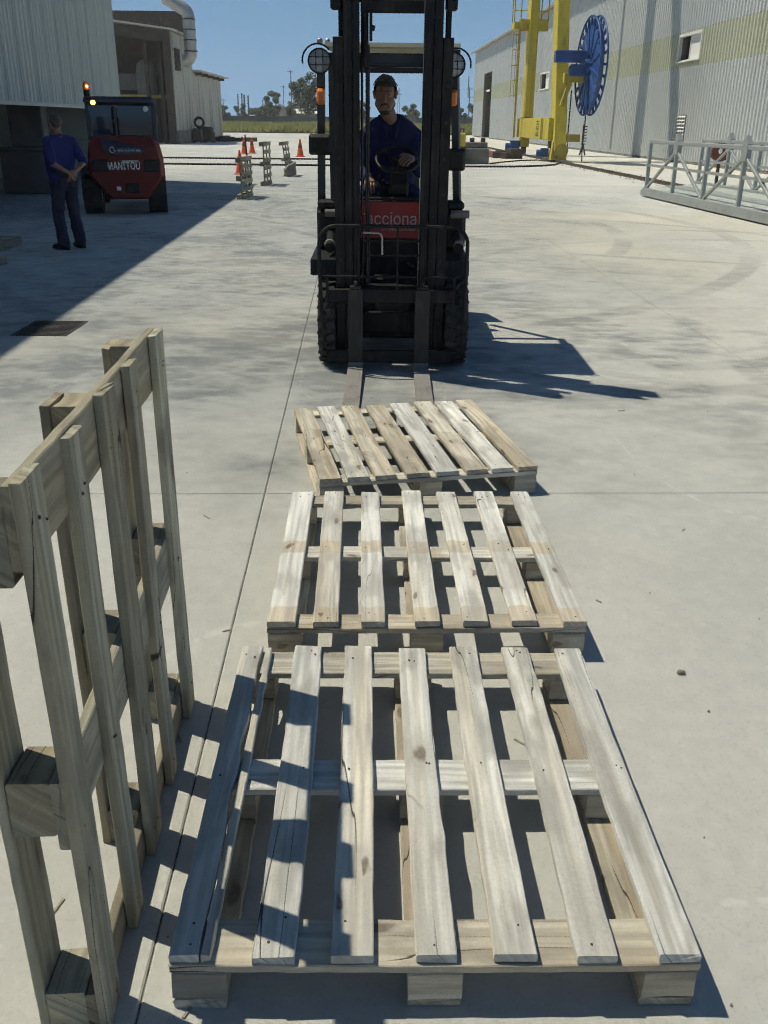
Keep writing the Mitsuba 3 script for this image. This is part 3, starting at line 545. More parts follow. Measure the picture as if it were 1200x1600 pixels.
def pallet(label, group, M, W, L, boards, seed, deck='wood_grey', base='wood_tan', n=22, blocks=True, name='wooden_pallet', nails=True, ystr=None, wstr=None, str_w=0.125, jag=0.0007, chew=(), drop=0.0):
    k = thing(name, label, 'pallet', group); r = np.random.default_rng(seed)
    def add(nm, mesh, uv, mt, A): part(k, nm, tr(mesh, M @ A), mt, uv=uv)
    for i, (x0, x1) in enumerate(boards):
        m, uv = plank(L + r.uniform(-0.012, 0.006), x1 - x0, 0.022, seed * 50 + i, n, jag, chew=0.016 if i in chew else 0)
        A = trans(x0, r.uniform(0, 0.006), PAL_H - 0.022)
        rz = rotm((0, 0, 1), r.normal(0, 0.25))
        add('deck_board', m, uv, deck if not isinstance(deck, (list, tuple)) else deck[i % len(deck)], A @ rz)
    ysr = ystr or [0.0, (L - str_w) / 2, L - str_w]; wsr = wstr or [str_w] * 3
    for i, y in enumerate(ysr):
        m, uv = plank(W, wsr[i] * r.uniform(0.95, 1.0), 0.0215, seed * 50 + 20 + i, n, jag)
        add('stringer_board', m, uv, base if i != 1 else (deck if isinstance(deck, str) else deck[0]), trans(0, y, 0.1002) @ SWAP)
    bx = [0.0, (W - 0.115) / 2, W - 0.115]
    if blocks:
        for i, x in enumerate(bx):
            for j, y in enumerate(ysr):
                m, uv = plank(0.112, (0.10, 0.118, 0.150)[j] if wstr else 0.135, 0.0775, seed * 50 + 30 + i * 3 + j, 3, 0.002, 0.0, 0.004)
                add('block', m, uv, base, trans(x + r.uniform(0, 0.003), y - 0.003 + r.uniform(0, 0.004) - (drop if j == 2 else 0) + (0.03 if wstr and j == 1 else 0), 0.0225) @ SWAP)
    for i, x in enumerate(bx):
        m, uv = plank(L - drop - r.uniform(0, 0.004), 0.112, 0.0215, seed * 50 + 40 + i, n, jag)
        add('base_board', m, uv, base, trans(x, 0, 0.0))
    if nails:
        ns = []
        for (x0, x1) in boards:
            for y in ysr:
                for _ in range(1 if r.random() < 0.5 else 2):
                    d = trimesh.creation.cylinder(r.uniform(0.002, 0.0036), 0.002, sections=7); d.apply_translation((r.uniform(x0 + 0.015, x1 - 0.015), y + r.uniform(0.02, str_w - 0.02), PAL_H + 0.0012)); ns.append(d)
        part(k, 'nail', tr(cat_(ns), M), 'scrap_dark', kind='stuff')
    return k
def flatM(x, y, a):
    M = np.eye(4); M[:2, 0] = (math.cos(a), math.sin(a)); M[:2, 1] = (-math.sin(a), math.cos(a)); M[:2, 3] = (x, y); return M
def frac(W, fr): return [(a * W, b * W) for a, b in fr]
PG = 'wooden pallets laid flat in a row towards the forklift'
pallet('nearest flat wooden pallet, seven weathered boards, left side in slatted shade', PG, flatM(-0.4322, 1.3353, 0.0182), 1.1, 1.2,
       frac(1.1, [(0.0, 0.058), (0.155, 0.235), (0.303, 0.383), (0.463, 0.54), (0.61, 0.69), (0.765, 0.842), (0.922, 1.0)]), 1, jag=0.0009, chew=(0,))
sl, suv = plank(1.18, 0.020, 0.021, 777, 26, 0.0016, 0.001, 0.002)
part('wooden_pallet', 'deck_board', tr(sl, flatM(-0.4322, 1.3353, 0.0182) @ trans(0.066, 0.01, 0.1225) @ rotm((0, 0, 1), -0.5)), 'wood_grey', uv=suv)
pallet('middle flat wooden pallet with seven pale boards, between the other two', PG, flatM(-0.3958, 2.6886, 0.0255), 1.1, 1.2,
       frac(1.1, [(0.0, 0.088), (0.143, 0.222), (0.292, 0.368), (0.46, 0.54), (0.61, 0.69), (0.765, 0.845), (0.925, 1.0)]), 2, deck='wood_pale', str_w=0.10)
pallet('farthest flat wooden pallet, turned slightly, eight brownish boards, nearest the fork tips', PG, flatM(-0.3112, 4.0383, 0.1958), 1.1, 1.2,
       frac(1.1, [(0.0, 0.095), (0.125, 0.22), (0.25, 0.345), (0.39, 0.495), (0.525, 0.63), (0.665, 0.765), (0.785, 0.885), (0.908, 1.0)]), 3, deck=('wood_tan', 'wood_grey', 'wood_tan', 'wood_tan', 'wood_grey'), str_w=0.10)
def standM(x, y, dx, dy, lean=0.0, z=0.0):
    """pallet on edge: local x -> (dx,dy), local y -> up, local z (deck top) -> to the right"""
    u = np.array([dx, dy, 0.0]); u /= np.linalg.norm(u); nn = np.array([u[1], -u[0], 0])
    up = np.array([0, 0, math.cos(lean)]) + nn * math.sin(lean); nn = np.cross(u, up)
    M = np.eye(4); M[:3, 0] = u; M[:3, 1] = up; M[:3, 2] = nn; M[:3, 3] = np.array([x, y, z]) - nn * PAL_H; return M
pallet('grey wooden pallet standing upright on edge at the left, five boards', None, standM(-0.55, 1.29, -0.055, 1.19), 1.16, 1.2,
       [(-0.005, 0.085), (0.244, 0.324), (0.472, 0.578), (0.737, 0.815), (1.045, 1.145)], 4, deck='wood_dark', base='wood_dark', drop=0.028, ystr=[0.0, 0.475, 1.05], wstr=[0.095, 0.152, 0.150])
def standM2(x, y, dx, dy, lean=0.0):
    u = np.array([dx, dy, 0.0]); u /= np.linalg.norm(u); nn = np.array([u[1], -u[0], 0])
    up = np.array([0, 0, math.cos(lean)]) + nn * math.sin(lean); nn = np.cross(up, -u)
    M = np.eye(4); M[:3, 0] = up; M[:3, 1] = -u; M[:3, 2] = nn; M[:3, 3] = np.array([x, y, 0]) + u * 1.2 - nn * PAL_H; return M
FG = 'pallets standing on edge along the shade line'
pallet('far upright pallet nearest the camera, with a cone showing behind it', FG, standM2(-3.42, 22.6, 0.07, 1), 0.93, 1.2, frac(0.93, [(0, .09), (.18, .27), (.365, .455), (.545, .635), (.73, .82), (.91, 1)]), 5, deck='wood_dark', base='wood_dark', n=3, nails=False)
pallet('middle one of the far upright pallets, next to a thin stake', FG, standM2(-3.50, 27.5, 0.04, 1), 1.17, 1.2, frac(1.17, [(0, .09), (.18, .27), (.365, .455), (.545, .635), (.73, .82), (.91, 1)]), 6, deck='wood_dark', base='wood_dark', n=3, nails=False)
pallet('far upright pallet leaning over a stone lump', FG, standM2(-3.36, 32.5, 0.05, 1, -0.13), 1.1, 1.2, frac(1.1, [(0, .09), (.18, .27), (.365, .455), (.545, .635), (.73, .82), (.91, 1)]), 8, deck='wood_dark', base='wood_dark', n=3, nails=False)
solo('thin_stake', rod((-3.93, 27.3, 0), (-4.02, 27.5, 1.35), 0.022, 7), 'scrap_dark', 'thin dark stake standing beside the middle far upright pallet', 'stake')
rs = np.random.default_rng(4)
lm = hull(np.c_[rs.uniform(-3.52, -3.08, 26), rs.uniform(32.2, 32.6, 26), rs.uniform(0.0, 0.50, 26)]).subdivide().subdivide()
lm.vertices += (meshkit.fbm(lm.vertices * 9, 3)[:, None] - 0.5) * 0.09 * lm.vertex_normals; lm.vertices[:, 2] = np.maximum(lm.vertices[:, 2], 0)
solo('stone_lump', lm, 'stone', 'rough stone lump holding up the leaning far pallet', 'stone', smooth=30)
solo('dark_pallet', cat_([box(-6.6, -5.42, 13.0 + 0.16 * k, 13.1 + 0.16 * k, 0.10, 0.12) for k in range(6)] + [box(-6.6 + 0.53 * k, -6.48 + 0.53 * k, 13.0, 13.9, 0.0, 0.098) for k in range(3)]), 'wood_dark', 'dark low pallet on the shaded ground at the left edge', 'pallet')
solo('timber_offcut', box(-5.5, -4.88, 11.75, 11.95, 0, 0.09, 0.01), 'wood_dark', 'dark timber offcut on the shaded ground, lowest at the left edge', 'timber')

# ------------------------------------------------------------------ people
def sph(p, r): return m3.Manifold.sphere(r, 20).translate(tuple(float(v) for v in p))
def limb(*pr):
    """chain of (point, radius)"""
    out = []
    for (a, ra), (b, rb) in zip(pr[:-1], pr[1:]): out.append(m3.Manifold.batch_hull([sph(a, ra), sph(b, rb)]))
    return out
def blob(pts):
    return [m3.Manifold.batch_hull([sph(p, r) for p, r in pts])]
def skin_mesh(parts, ref=0.02, it=8):
    M = m3.Manifold.batch_boolean(parts, m3.OpType.Add)
    M = M.refine_to_length(ref); t = to_tm(M); t.merge_vertices()
    trimesh.smoothing.filter_taubin(t, lamb=0.5, nu=0.52, iterations=it); return t
def hand_bones(w, d, nrm, side, curl=0.5, s=1.0):
    """w wrist, d finger direction, nrm back-of-hand normal, side = direction of the thumb; returns limb pieces"""
    w, d, nrm, side = (np.array(v, float) for v in (w, d, nrm, side))
    d /= np.linalg.norm(d); nrm -= d * (nrm @ d); nrm /= np.linalg.norm(nrm); side -= d * (side @ d) + nrm * (side @ nrm); side /= np.linalg.norm(side)
    out = blob([(w, 0.024 * s), (w + d * 0.085 * s + side * 0.030 * s, 0.014 * s), (w + d * 0.08 * s - side * 0.030 * s, 0.013 * s), (w + d * 0.03 * s + side * 0.02 * s, 0.017 * s)])
    for q, (o, L) in enumerate(((0.033, 0.072), (0.011, 0.080), (-0.011, 0.074), (-0.033, 0.058))):
        p = w + d * 0.082 * s + side * o * s; dd = d.copy(); ch = [(p, 0.0098 * s)]
        for j, f in enumerate((0.45, 0.32, 0.23)):
            ang = curl * (0.55 + 0.35 * j); dd = dd * math.cos(ang) - nrm * math.sin(ang); p = p + dd * L * f * s * 1.1; ch.append((p, (0.0092 - 0.0008 * j) * s))
        out += limb(*ch)
    p = w + d * 0.025 * s + side * 0.030 * s; t1 = p + (d * 0.6 + side * 0.7 - nrm * 0.3) * 0.045 * s; t2 = t1 + (d * 0.85 + side * 0.15 - nrm * 0.5 * curl) * 0.034 * s
    out += limb((p, 0.014 * s), (t1, 0.0115 * s), (t2, 0.0095 * s)); return out
def frame(f):
    f = np.array(f, float); f /= np.linalg.norm(f); l = np.cross((0, 0, 1), f); l /= np.linalg.norm(l); u = np.cross(f, l); return f, l, u
def head_parts(c, f, l, u, neck, k=1.0):
    """c: middle of the skull; about 0.24 m from chin to crown"""
    P = lambda a, b, d: c + (f * a + l * b + u * d) * k
    out = blob([(P(-0.03, 0, 0.035), 0.078), (P(0.022, 0, 0.04), 0.068), (P(0.03, 0.012, 0.0), 0.056), (P(0.03, -0.012, 0.0), 0.056)])
    out += blob([(P(0.04, 0.036, -0.03), 0.036), (P(0.04, -0.036, -0.03), 0.036), (P(0.056, 0.018, -0.103), 0.023), (P(0.056, -0.018, -0.103), 0.023), (P(0.0, 0.052, -0.055), 0.025), (P(0.0, -0.052, -0.055), 0.025)])
    out += blob([(P(0.088, 0.0, 0.012), 0.008), (P(0.112, 0.0, -0.032), 0.0105), (P(0.092, 0.012, -0.036), 0.008), (P(0.092, -0.012, -0.036), 0.008)])
    out += blob([(P(0.080, 0.036, 0.028), 0.010), (P(0.084, -0.036, 0.028), 0.010), (P(0.086, 0, 0.026), 0.010)])
    out += blob([(P(0.082, 0.018, -0.067), 0.008), (P(0.082, -0.018, -0.067), 0.008), (P(0.088, 0, -0.062), 0.008), (P(0.088, 0, -0.074), 0.008)])
    for s in (1, -1): out += blob([(P(-0.006, 0.078 * s, 0.022), 0.011), (P(-0.014, 0.086 * s, 0.018), 0.010), (P(-0.004, 0.077 * s, -0.022), 0.008)])
    out += limb((neck, 0.060), (P(-0.018, 0, -0.06), 0.054)); return out
def hair_cap(c, f, l, u, r=1.0, front=0.055, low=-0.045):
    m = trimesh.creation.icosphere(4, 1.0); v = m.vertices.copy()
    P = c + np.outer(v[:, 0] * 0.106 * r - 0.012, f) + np.outer(v[:, 1] * 0.083 * r, l) + np.outer(v[:, 2] * 0.098 * r + 0.038, u)
    d = (P - c); a, b, h = d @ f, d @ l, d @ u
    keep = (h > 0.070 + 0.022 * (meshkit.noise(np.c_[b * 70, a * 20, b * 0]) - 0.5)) | ((a < 0.018) & (h > 0.0)) | ((a < -0.025) & (h > low))
    P = P + (meshkit.fbm(P * 45, 3)[:, None] - 0.5) * 0.034 * v
    F = m.faces[keep[m.faces].all(axis=1)]; return trimesh.Trimesh(P, F, process=False)

# standing man, seen from behind
f, l, u = frame((-0.80, 0.60, 0))
O = np.array([-4.54, 13.45, 0.0])
def Q(a, b, z): return O + f * a + l * b + np.array([0, 0, z])
MAN = thing('person', 'man in a blue polo shirt and navy trousers standing with hands behind his back', 'person')
shL, shR = Q(-0.02, 0.185, 1.43), Q(-0.02, -0.185, 1.43)
elL, elR = Q(-0.16, 0.255, 1.16), Q(-0.16, -0.255, 1.16)
wrL, wrR = Q(-0.225, 0.055, 1.03), Q(-0.235, -0.06, 1.06)
hipL, hipR = Q(0, 0.095, 0.90), Q(0, -0.095, 0.90)
knL, knR = Q(0.03, 0.125, 0.49), Q(0.02, -0.125, 0.49)
anL, anR = Q(-0.03, 0.14, 0.085), Q(-0.02, -0.15, 0.085)
torso = lambda g: blob([(shL, 0.055 + g), (shR, 0.055 + g), (Q(0.02, 0.1, 1.32), 0.105 + g), (Q(0.02, -0.1, 1.32), 0.105 + g), (Q(0.0, 0.06, 1.46), 0.045 + g), (Q(0, -0.06, 1.46), 0.045 + g), (Q(0.03, 0.085, 1.08), 0.105 + g), (Q(0.03, -0.085, 1.08), 0.105 + g)]) + blob([(Q(0.03, 0.085, 1.08), 0.105 + g), (Q(0.03, -0.085, 1.08), 0.105 + g), (Q(0, 0.085, 0.97), 0.105 + g), (Q(0, -0.085, 0.97), 0.105 + g)])
hc = Q(0.03, 0.0, 1.645)
hf, hl, hu = frame((-0.72, 0.69, -0.08))
body = torso(0) + limb((shL, 0.050), (elL, 0.041), (wrL, 0.027)) + limb((shR, 0.050), (elR, 0.041), (wrR, 0.027))
body += limb((hipL, 0.088), (knL, 0.055), (anL, 0.038)) + limb((hipR, 0.088), (knR, 0.055), (anR, 0.038)) + blob([(hipL, 0.095), (hipR, 0.095), (Q(-0.03, 0, 0.95), 0.10)])
body += head_parts(hc, hf, hl, hu, Q(-0.005, 0, 1.48))
body += hand_bones(wrL, -l * 0.75 - np.array([0, 0, 0.55]), -f, -u, 0.5) + hand_bones(wrR, l * 0.6 - np.array([0, 0, 0.8]), -f, np.array([0, 0, 1.0]) + l, 0.7)
for a_ in (anL, anR): body += limb((a_, 0.036), (a_ + f * 0.10 - np.array([0, 0, 0.045]), 0.03))
part(MAN, 'body', skin_mesh(body, 0.014, 6), 'skin', smooth=True)
mid = lambda a, b, t: a * (1 - t) + b * t
shirt = torso(0.016) + limb((shL, 0.068), (mid(shL, elL, 0.55), 0.066), (mid(shL, elL, 0.92), 0.062)) + limb((shR, 0.068), (mid(shR, elR, 0.55), 0.066), (mid(shR, elR, 0.92), 0.062))
shm = skin_mesh(shirt, 0.018, 8); shm.vertices += (meshkit.fbm(shm.vertices * np.array([13, 13, 9]), 5)[:, None] - 0.5) * 0.030 * shm.vertex_normals
part(MAN, 'polo_shirt', shm, 'cloth_blue', smooth=True)
part(MAN, 'collar', skin_mesh(blob([(Q(-0.03, 0.045, 1.50), 0.022), (Q(-0.03, -0.045, 1.50), 0.022), (Q(-0.055, 0, 1.515), 0.022), (Q(0.05, 0.05, 1.47), 0.02), (Q(0.05, -0.05, 1.47), 0.02)]), 0.016, 5), 'cloth_blue', smooth=True)
tro = blob([(hipL, 0.116), (hipR, 0.116), (Q(-0.01, 0.075, 0.99), 0.118), (Q(-0.01, -0.075, 0.99), 0.118)])
for h_, k_, a_, s_ in ((hipL, knL, anL, 1), (hipR, knR, anR, -1)):
    tro += limb((h_, 0.108), (mid(h_, k_, 0.5), 0.092), (k_, 0.080), (mid(k_, a_, 0.55), 0.082), (a_ - np.array([0, 0, 0.005]), 0.080))
tm = skin_mesh(tro, 0.022, 6); tm = tm.slice_plane((0, 0, 0.045), (0, 0, 1)); tm.vertices += (meshkit.fbm(tm.vertices * np.array([11, 11, 20]), 3)[:, None] - 0.5) * 0.034 * tm.vertex_normals
part(MAN, 'trousers', tm, 'cloth_navy', smooth=True)
for s_ in (1, -1): part(MAN, 'back_pocket', tr(box(-0.055, 0.055, -0.006, 0.006, -0.07, 0.07, 0.005), np.vstack([np.c_[l, f, np.array([0, 0, 1.0]), Q(-0.128, 0.085 * s_, 0.90)], [0, 0, 0, 1]])), 'cloth_navy')
part(MAN, 'belt', skin_mesh(blob([(Q(0.005, 0.08, 1.045), 0.123), (Q(0.005, -0.08, 1.045), 0.123)]), 0.02, 3).slice_plane((0, 0, 1.03), (0, 0, 1)).slice_plane((0, 0, 1.065), (0, 0, -1)), 'shoe_black', smooth=True)
for a_, ff in ((anL, f * 0.98 + l * 0.2), (anR, f * 0.98 - l * 0.15)):
    ff = ff / np.linalg.norm(ff); g = a_ * np.array([1, 1, 0])
    sh = blob([(g - ff * 0.06 + (0, 0, 0.045), 0.042), (g + (0, 0, 0.07), 0.045), (g + ff * 0.10 + (0, 0, 0.045), 0.044), (g + ff * 0.18 + (0, 0, 0.034), 0.032), (g - ff * 0.06 + (0, 0, 0.02), 0.038)])
    sm = skin_mesh(sh, 0.02, 4); sm.vertices[:, 2] = np.maximum(sm.vertices[:, 2], 0.001)
    part(MAN, 'shoe', sm, 'shoe_black', smooth=True)
part(MAN, 'hair', hair_cap(hc, hf, hl, hu, 1.0, low=-0.055), 'hair_brown', smooth=True)

# ------------------------------------------------------------------ forklift
FK = thing('forklift', 'dark forklift facing the camera with its forks down towards the farthest flat pallet', 'forklift')
def fp(name, mesh, mt, smooth=False, parent=None, **kw): return part(parent or FK, name, mesh, mt, smooth, **kw)
# mast: outer and inner channel rails
def channel(x0, x1, y0, y1, z0, z1, openside):
    t = 0.014; ms = [box(x0, x1, y0, y0 + t, z0, z1, 0.003), box(x0, x1, y1 - t, y1, z0, z1, 0.003)]
    ms.append(box(x1 - t, x1, y0 + t, y1 - t, z0, z1) if openside < 0 else box(x0, x0 + t, y0 + t, y1 - t, z0, z1)); return ms
for s, (o0, o1, i0, i1, k0, k1) in ((-1, (-0.370, -0.302, -0.300, -0.246, -0.243, -0.195)), (1, (0.357, 0.425, 0.296, 0.352, 0.230, 0.293))):
    fp('outer_rail', cat_(channel(o0, o1, 6.80, 6.98, 0.10, 2.245, s)), 'mast_paint')
    fp('inner_rail', cat_(channel(i0, i1, 6.79, 6.96, 0.14, 3.02, s)), 'mast_paint')
    fp('carriage_rail', cat_([box(k0, k1, 6.80, 6.86, 0.16, 2.95, 0.004), box(k0 + 0.012, k1 - 0.012, 6.86, 6.93, 0.16, 2.95)]), 'mast_paint')
    cx = -0.318 if s < 0 else 0.392
    fp('lift_cylinder', cat_([rod((cx, 7.02, 0.2), (cx, 7.02, 2.2), 0.036, 14)]), 'mast_paint', 30)
    fp('piston_rod', rod((cx, 6.93, 2.15), (cx, 6.93, 2.98), 0.020, 12), 'mast_paint', 30)
    bx0 = -0.385 if s < 0 else 0.368
    fp('top_bracket', cat_([box(bx0, bx0 + 0.075, 6.84, 6.99, 2.40, 3.02, 0.01), rod((cx, 6.85, 2.52), (cx, 6.84, 2.52), 0.03)]), 'mast_paint')
    ch = []
    for q in range(60): ch.append(box(cx - 0.014, cx + 0.014, 6.888 + 0.003 * (q % 2), 6.897 + 0.003 * (q % 2), 2.2 + q * 0.013, 2.2 + q * 0.013 + 0.011))
    fp('lift_chain', cat_(ch), 'mast_paint', kind='stuff')
fp('wear_strip', box(0.2255, 0.2295, 6.79, 6.80, 0.5, 2.9), 'fork_steel')
bl = []
for x in (-0.336, 0.391):
    for z in np.arange(0.35, 2.2, 0.23): bl.append(rod((x, 6.80, z), (x, 6.792, z), 0.011, 6))
for x in (-0.272, 0.324):
    for z in np.arange(0.5, 2.9, 0.31): bl.append(rod((x, 6.79, z), (x, 6.784, z), 0.008, 6))
fp('mast_bolt', cat_(bl), 'shaded_shank_tone', kind='stuff')
fp('crossbeam', cat_([box(-0.19, 0.235, 6.90, 6.97, 2.385, 2.465, 0.006), box(-0.30, 0.355, 6.985, 7.02, 2.45, 2.53, 0.006)]), 'mast_paint')
fp('crossbeam', box(-0.30, 0.355, 6.93, 6.985, 0.50, 0.60, 0.006), 'mast_paint')
fp('crossbeam', box(-0.37, 0.425, 6.99, 7.03, 0.22, 0.38, 0.006), 'mast_paint')
fp('centre_cylinder', cat_([rod((-0.163, 6.93, 2.12), (-0.163, 6.93, 2.98), 0.026, 14), rod((-0.163, 6.93, 2.06), (-0.163, 6.93, 2.13), 0.034, 14)]), 'mast_paint', 30)
fp('hook_bracket', cat_([box(-0.132, -0.112, 6.88, 6.92, 2.22, 2.40, 0.004), rod((-0.122, 6.9, 2.30), (-0.095, 6.9, 2.295), 0.017)]), 'mast_paint')
for x in (-0.182, -0.150, -0.137): fp('hydraulic_hose', tube([(x, 6.93, 2.2), (x + 0.001, 6.93, 1.8), (x - 0.001, 6.92, 1.3), (x + 0.008, 6.91, 0.9), (x + 0.004, 6.88, 0.62)], 0.0085, 8), 'hose_black', True)
# carriage
fp('carriage_bar', box(-0.43, 0.49, 6.755, 6.79, 0.50, 0.60, 0.006), 'mast_paint'); fp('carriage_bar', box(-0.43, 0.49, 6.755, 6.79, 0.06, 0.15, 0.006), 'mast_paint')
fp('carriage_plate', cat_([box(-0.22, -0.20, 6.76, 6.80, 0.151, 0.499), box(0.24, 0.26, 6.76, 6.80, 0.151, 0.499)]), 'mast_paint')
for x0, x1 in ((-0.280, -0.169), (0.207, 0.318)):
    xm = (x0 + x1) / 2; w = (x1 - x0) / 2
    prof = [(6.752, 0.07), (6.707, 0.07), (6.695, 0.057), (6.66, 0.048), (5.62, 0.022), (5.60, 0.012), (5.62, 0.006), (6.69, 0.006), (6.735, 0.02), (6.752, 0.06)]
    from shapely.geometry import Polygon
    m = trimesh.creation.extrude_polygon(Polygon(prof), x1 - x0, engine='earcut'); m.apply_transform(np.array([[0, 0, 1, x0], [1, 0, 0, 0], [0, 1, 0, 0], [0, 0, 0, 1.0]]))
    k = fp('fork', m, 'fork_steel')
    fp('shank', box(x0 + 0.0015, x1 - 0.0015, 6.709, 6.752, 0.0705, 0.605, 0.004), 'shaded_shank_tone', parent=k)
    fp('fork_hook', cat_([box(x0 + 0.015, x1 - 0.015, 6.715, 6.80, 0.606, 0.625, 0.003), box(xm - 0.012, xm + 0.012, 6.73, 6.76, 0.626, 0.66, 0.003)]), 'shaded_shank_tone', parent=k)
# load backrest of bent rod
R_ = 0.0105
yb = 6.715
outer = np.vstack([[(-0.470, yb, 0.36), (-0.480, yb, 0.70), (-0.482, yb, 0.88)], arc_pts((-0.362, yb, 0.925), 0.120, 180, 90, 9), [(-0.2, yb, 1.045), (0.1, yb, 1.045), (0.44, yb, 1.045)], arc_pts((0.452, yb, 0.925), 0.120, 90, 0, 9), [(0.572, yb, 0.70), (0.565, yb, 0.36)]])
fp('backrest_rail', tube(outer, R_ + 0.003, 10), 'mast_paint', True)
for z, a, b in ((0.695, -0.48, 0.572), (0.845, -0.14, 0.24), (0.945, -0.17, 0.24)): fp('backrest_rod', rod((a, yb + 0.012, z), (b, yb + 0.012, z), R_ - 0.003), 'mast_paint', 30)
for x, a, b in ((-0.20, 0.68, 1.045), (0.075, 0.60, 1.045), (0.245, 0.60, 1.045), (-0.47, 0.15, 0.42), (0.565, 0.15, 0.42)): fp('backrest_rod', rod((x, yb + 0.004, a), (x, yb + 0.004, b), R_ - 0.003), 'mast_paint', 30)
fp('backrest_hook', tube(np.vstack([[(-0.17, yb, 1.0), (-0.07, yb, 1.0)], arc_pts((-0.07, yb, 0.965), 0.035, 90, 0, 6), [(-0.033, yb, 0.85)]]), 0.008, 8), 'bare_steel', True)
fp('backrest_brace', cat_([bar((0.44, 6.74, 0.55), (0.565, 6.72, 0.68), 0.02, 0.02), box(-0.44, -0.42, 6.735, 6.755, 0.5, 0.70), box(0.48, 0.5, 6.735, 6.755, 0.5, 0.70)]), 'mast_paint')
# chassis, fenders, cowl
fp('chassis', cat_([box(-0.33, 0.42, 7.2, 9.0, 0.22, 0.62, 0.03), box(-0.35, 0.44, 7.06, 7.22, 0.16, 0.55, 0.02)]), 'mast_paint')
for x0, x1 in ((-0.565, -0.33), (0.425, 0.61)):
    fp('fender', hull([(x0, 6.86, 0.675), (x1, 6.86, 0.675), (x0, 6.88, 0.78), (x1, 6.88, 0.78), (x0, 7.5, 0.80), (x1, 7.5, 0.80), (x0, 7.5, 0.69), (x1, 7.5, 0.69), (x0 + 0.02, 6.87, 0.668), (x1 - 0.02, 6.87, 0.668)]), 'mast_paint')
    fp('side_panel', cat_([box(x0 + 0.02, x1, 7.32, 7.45, 0.80, 1.10, 0.03), box(x0 + 0.03, x1 - 0.02, 7.28, 7.44, 1.101, 1.17, 0.02)]), 'mast_paint')
    xm = (x0 + x1) / 2
    tlz = 0.93
    fp('tilt_cylinder', cat_([rod((xm + 0.02, 7.0, tlz - 0.10), (xm + 0.02, 7.30, tlz), 0.035, 12), tr(trimesh.creation.torus(0.05, 0.016, 16, 8), trans(xm + 0.02, 0, 0) @ rotm((1, 0, 0), 90) @ trans(0, 0, 0))]) if False else rod((xm + 0.02, 7.0, tlz - 0.08), (xm + 0.02, 7.34, tlz), 0.038, 12), 'mast_paint', 30)
    wl = tr(lathe([(0.018, -0.02), (0.036, -0.02), (0.042, 0.0), (0.036, 0.02), (0.018, 0.02), (0.018, -0.02)], 'y', 18), trans(xm + 0.02, 7.03, tlz - 0.06)); fp('tilt_clevis', wl, 'rim_paint', 30)
    fp('work_light', cat_([rod((xm - 0.03, 7.28, 1.075), (xm + 0.11, 7.28, 1.075), 0.030, 14)]), 'rim_paint', 30)
fp('cowl', cat_([box(-0.31, 0.41, 7.36, 7.46, 0.60, 1.165, 0.02), box(-0.31, 0.41, 7.30, 7.36, 1.168, 1.19, 0.006)]), 'mast_paint')
sg = fp('sign_panel', box(-0.208, 0.262, 7.335, 7.358, 0.885, 1.158, 0.004), 'sign_red', label='red sign panel with white lettering')
fp('lettering', text('acciona', 0.088, (-0.165, 7.334, 0.990), (1, 0, 0), (0, 0, 1), 0.003, False, 0.385), 'grey_print', parent=sg)
fp('lettering', text('infraestructuras', 0.032, (-0.045, 7.334, 0.945), (1, 0, 0), (0, 0, 1), 0.003, False, 0.26), 'grey_print', parent=sg)
fp('logo_mark', cat_([tube([(-0.196, 7.333, 1.075), (-0.185, 7.333, 1.068), (-0.172, 7.333, 1.062)], 0.006, 6), tube(arc_pts((-0.15, 7.333, 0.975), 0.045, 200, 135, 6), 0.005, 6), ball((-0.19, 7.333, 0.925), 0.012, 1, (1, 0.3, 1))]), 'grey_print', parent=sg)
# wheels
def wheel(parent, nm, c, R, w, rimr, lug=True, rim='rim_paint', side=1):
    k = part(parent, nm, tr(lathe([(rimr, -w / 2 + 0.01), (R - 0.035, -w / 2), (R - 0.008, -w / 2 + 0.03), (R, -w / 2 + 0.06), (R, w / 2 - 0.06), (R - 0.008, w / 2 - 0.03), (R - 0.035, w / 2), (rimr, w / 2 - 0.01), (rimr, -w / 2 + 0.01)], 'x', 40), trans(c)), 'rubber', 25)
    if lug:
        ms = []
        for q in range(22):
            a = 2 * math.pi * q / 22
            for sd in (-1, 1):
                b = box(-0.012 * 0 + (0.0 if sd > 0 else -w / 2), (w / 2 if sd > 0 else 0.0), -0.026, 0.026, R - 0.006, R + 0.014, 0.004)
                b.apply_transform(rotm((0, 0, 1), 18 * sd)); b.apply_transform(rotm((1, 0, 0), math.degrees(a + (0.14 if sd > 0 else 0)))); ms.append(b)
        part(k, 'tread', tr(cat_(ms), trans(c)), 'rubber', kind='stuff')
    part(k, 'rim', tr(lathe([(0, -w / 2 + 0.05), (rimr * 0.45, -w / 2 + 0.03), (rimr * 0.8, -w / 2 + 0.06), (rimr, -w / 2 + 0.015), (rimr, w / 2 - 0.015), (rimr * 0.8, w / 2 - 0.06), (rimr * 0.45, w / 2 - 0.03), (0, w / 2 - 0.05)], 'x', 28), trans(c)), rim, 25)
    return k
wheel(FK, 'front_wheel', (-0.442, 6.98, 0.329), 0.315, 0.13, 0.17); wheel(FK, 'front_wheel', (0.522, 6.98, 0.329), 0.315, 0.17, 0.17)
wheel(FK, 'rear_wheel', (-0.38, 8.55, 0.24), 0.228, 0.15, 0.13); wheel(FK, 'rear_wheel', (0.48, 8.55, 0.24), 0.228, 0.15, 0.13)
fp('front_axle', cat_([rod((-0.40, 7.08, 0.318), (0.46, 7.08, 0.318), 0.06, 14), box(-0.1, 0.2, 7.04, 7.2, 0.2, 0.46, 0.03)]), 'scrap_dark', 30)
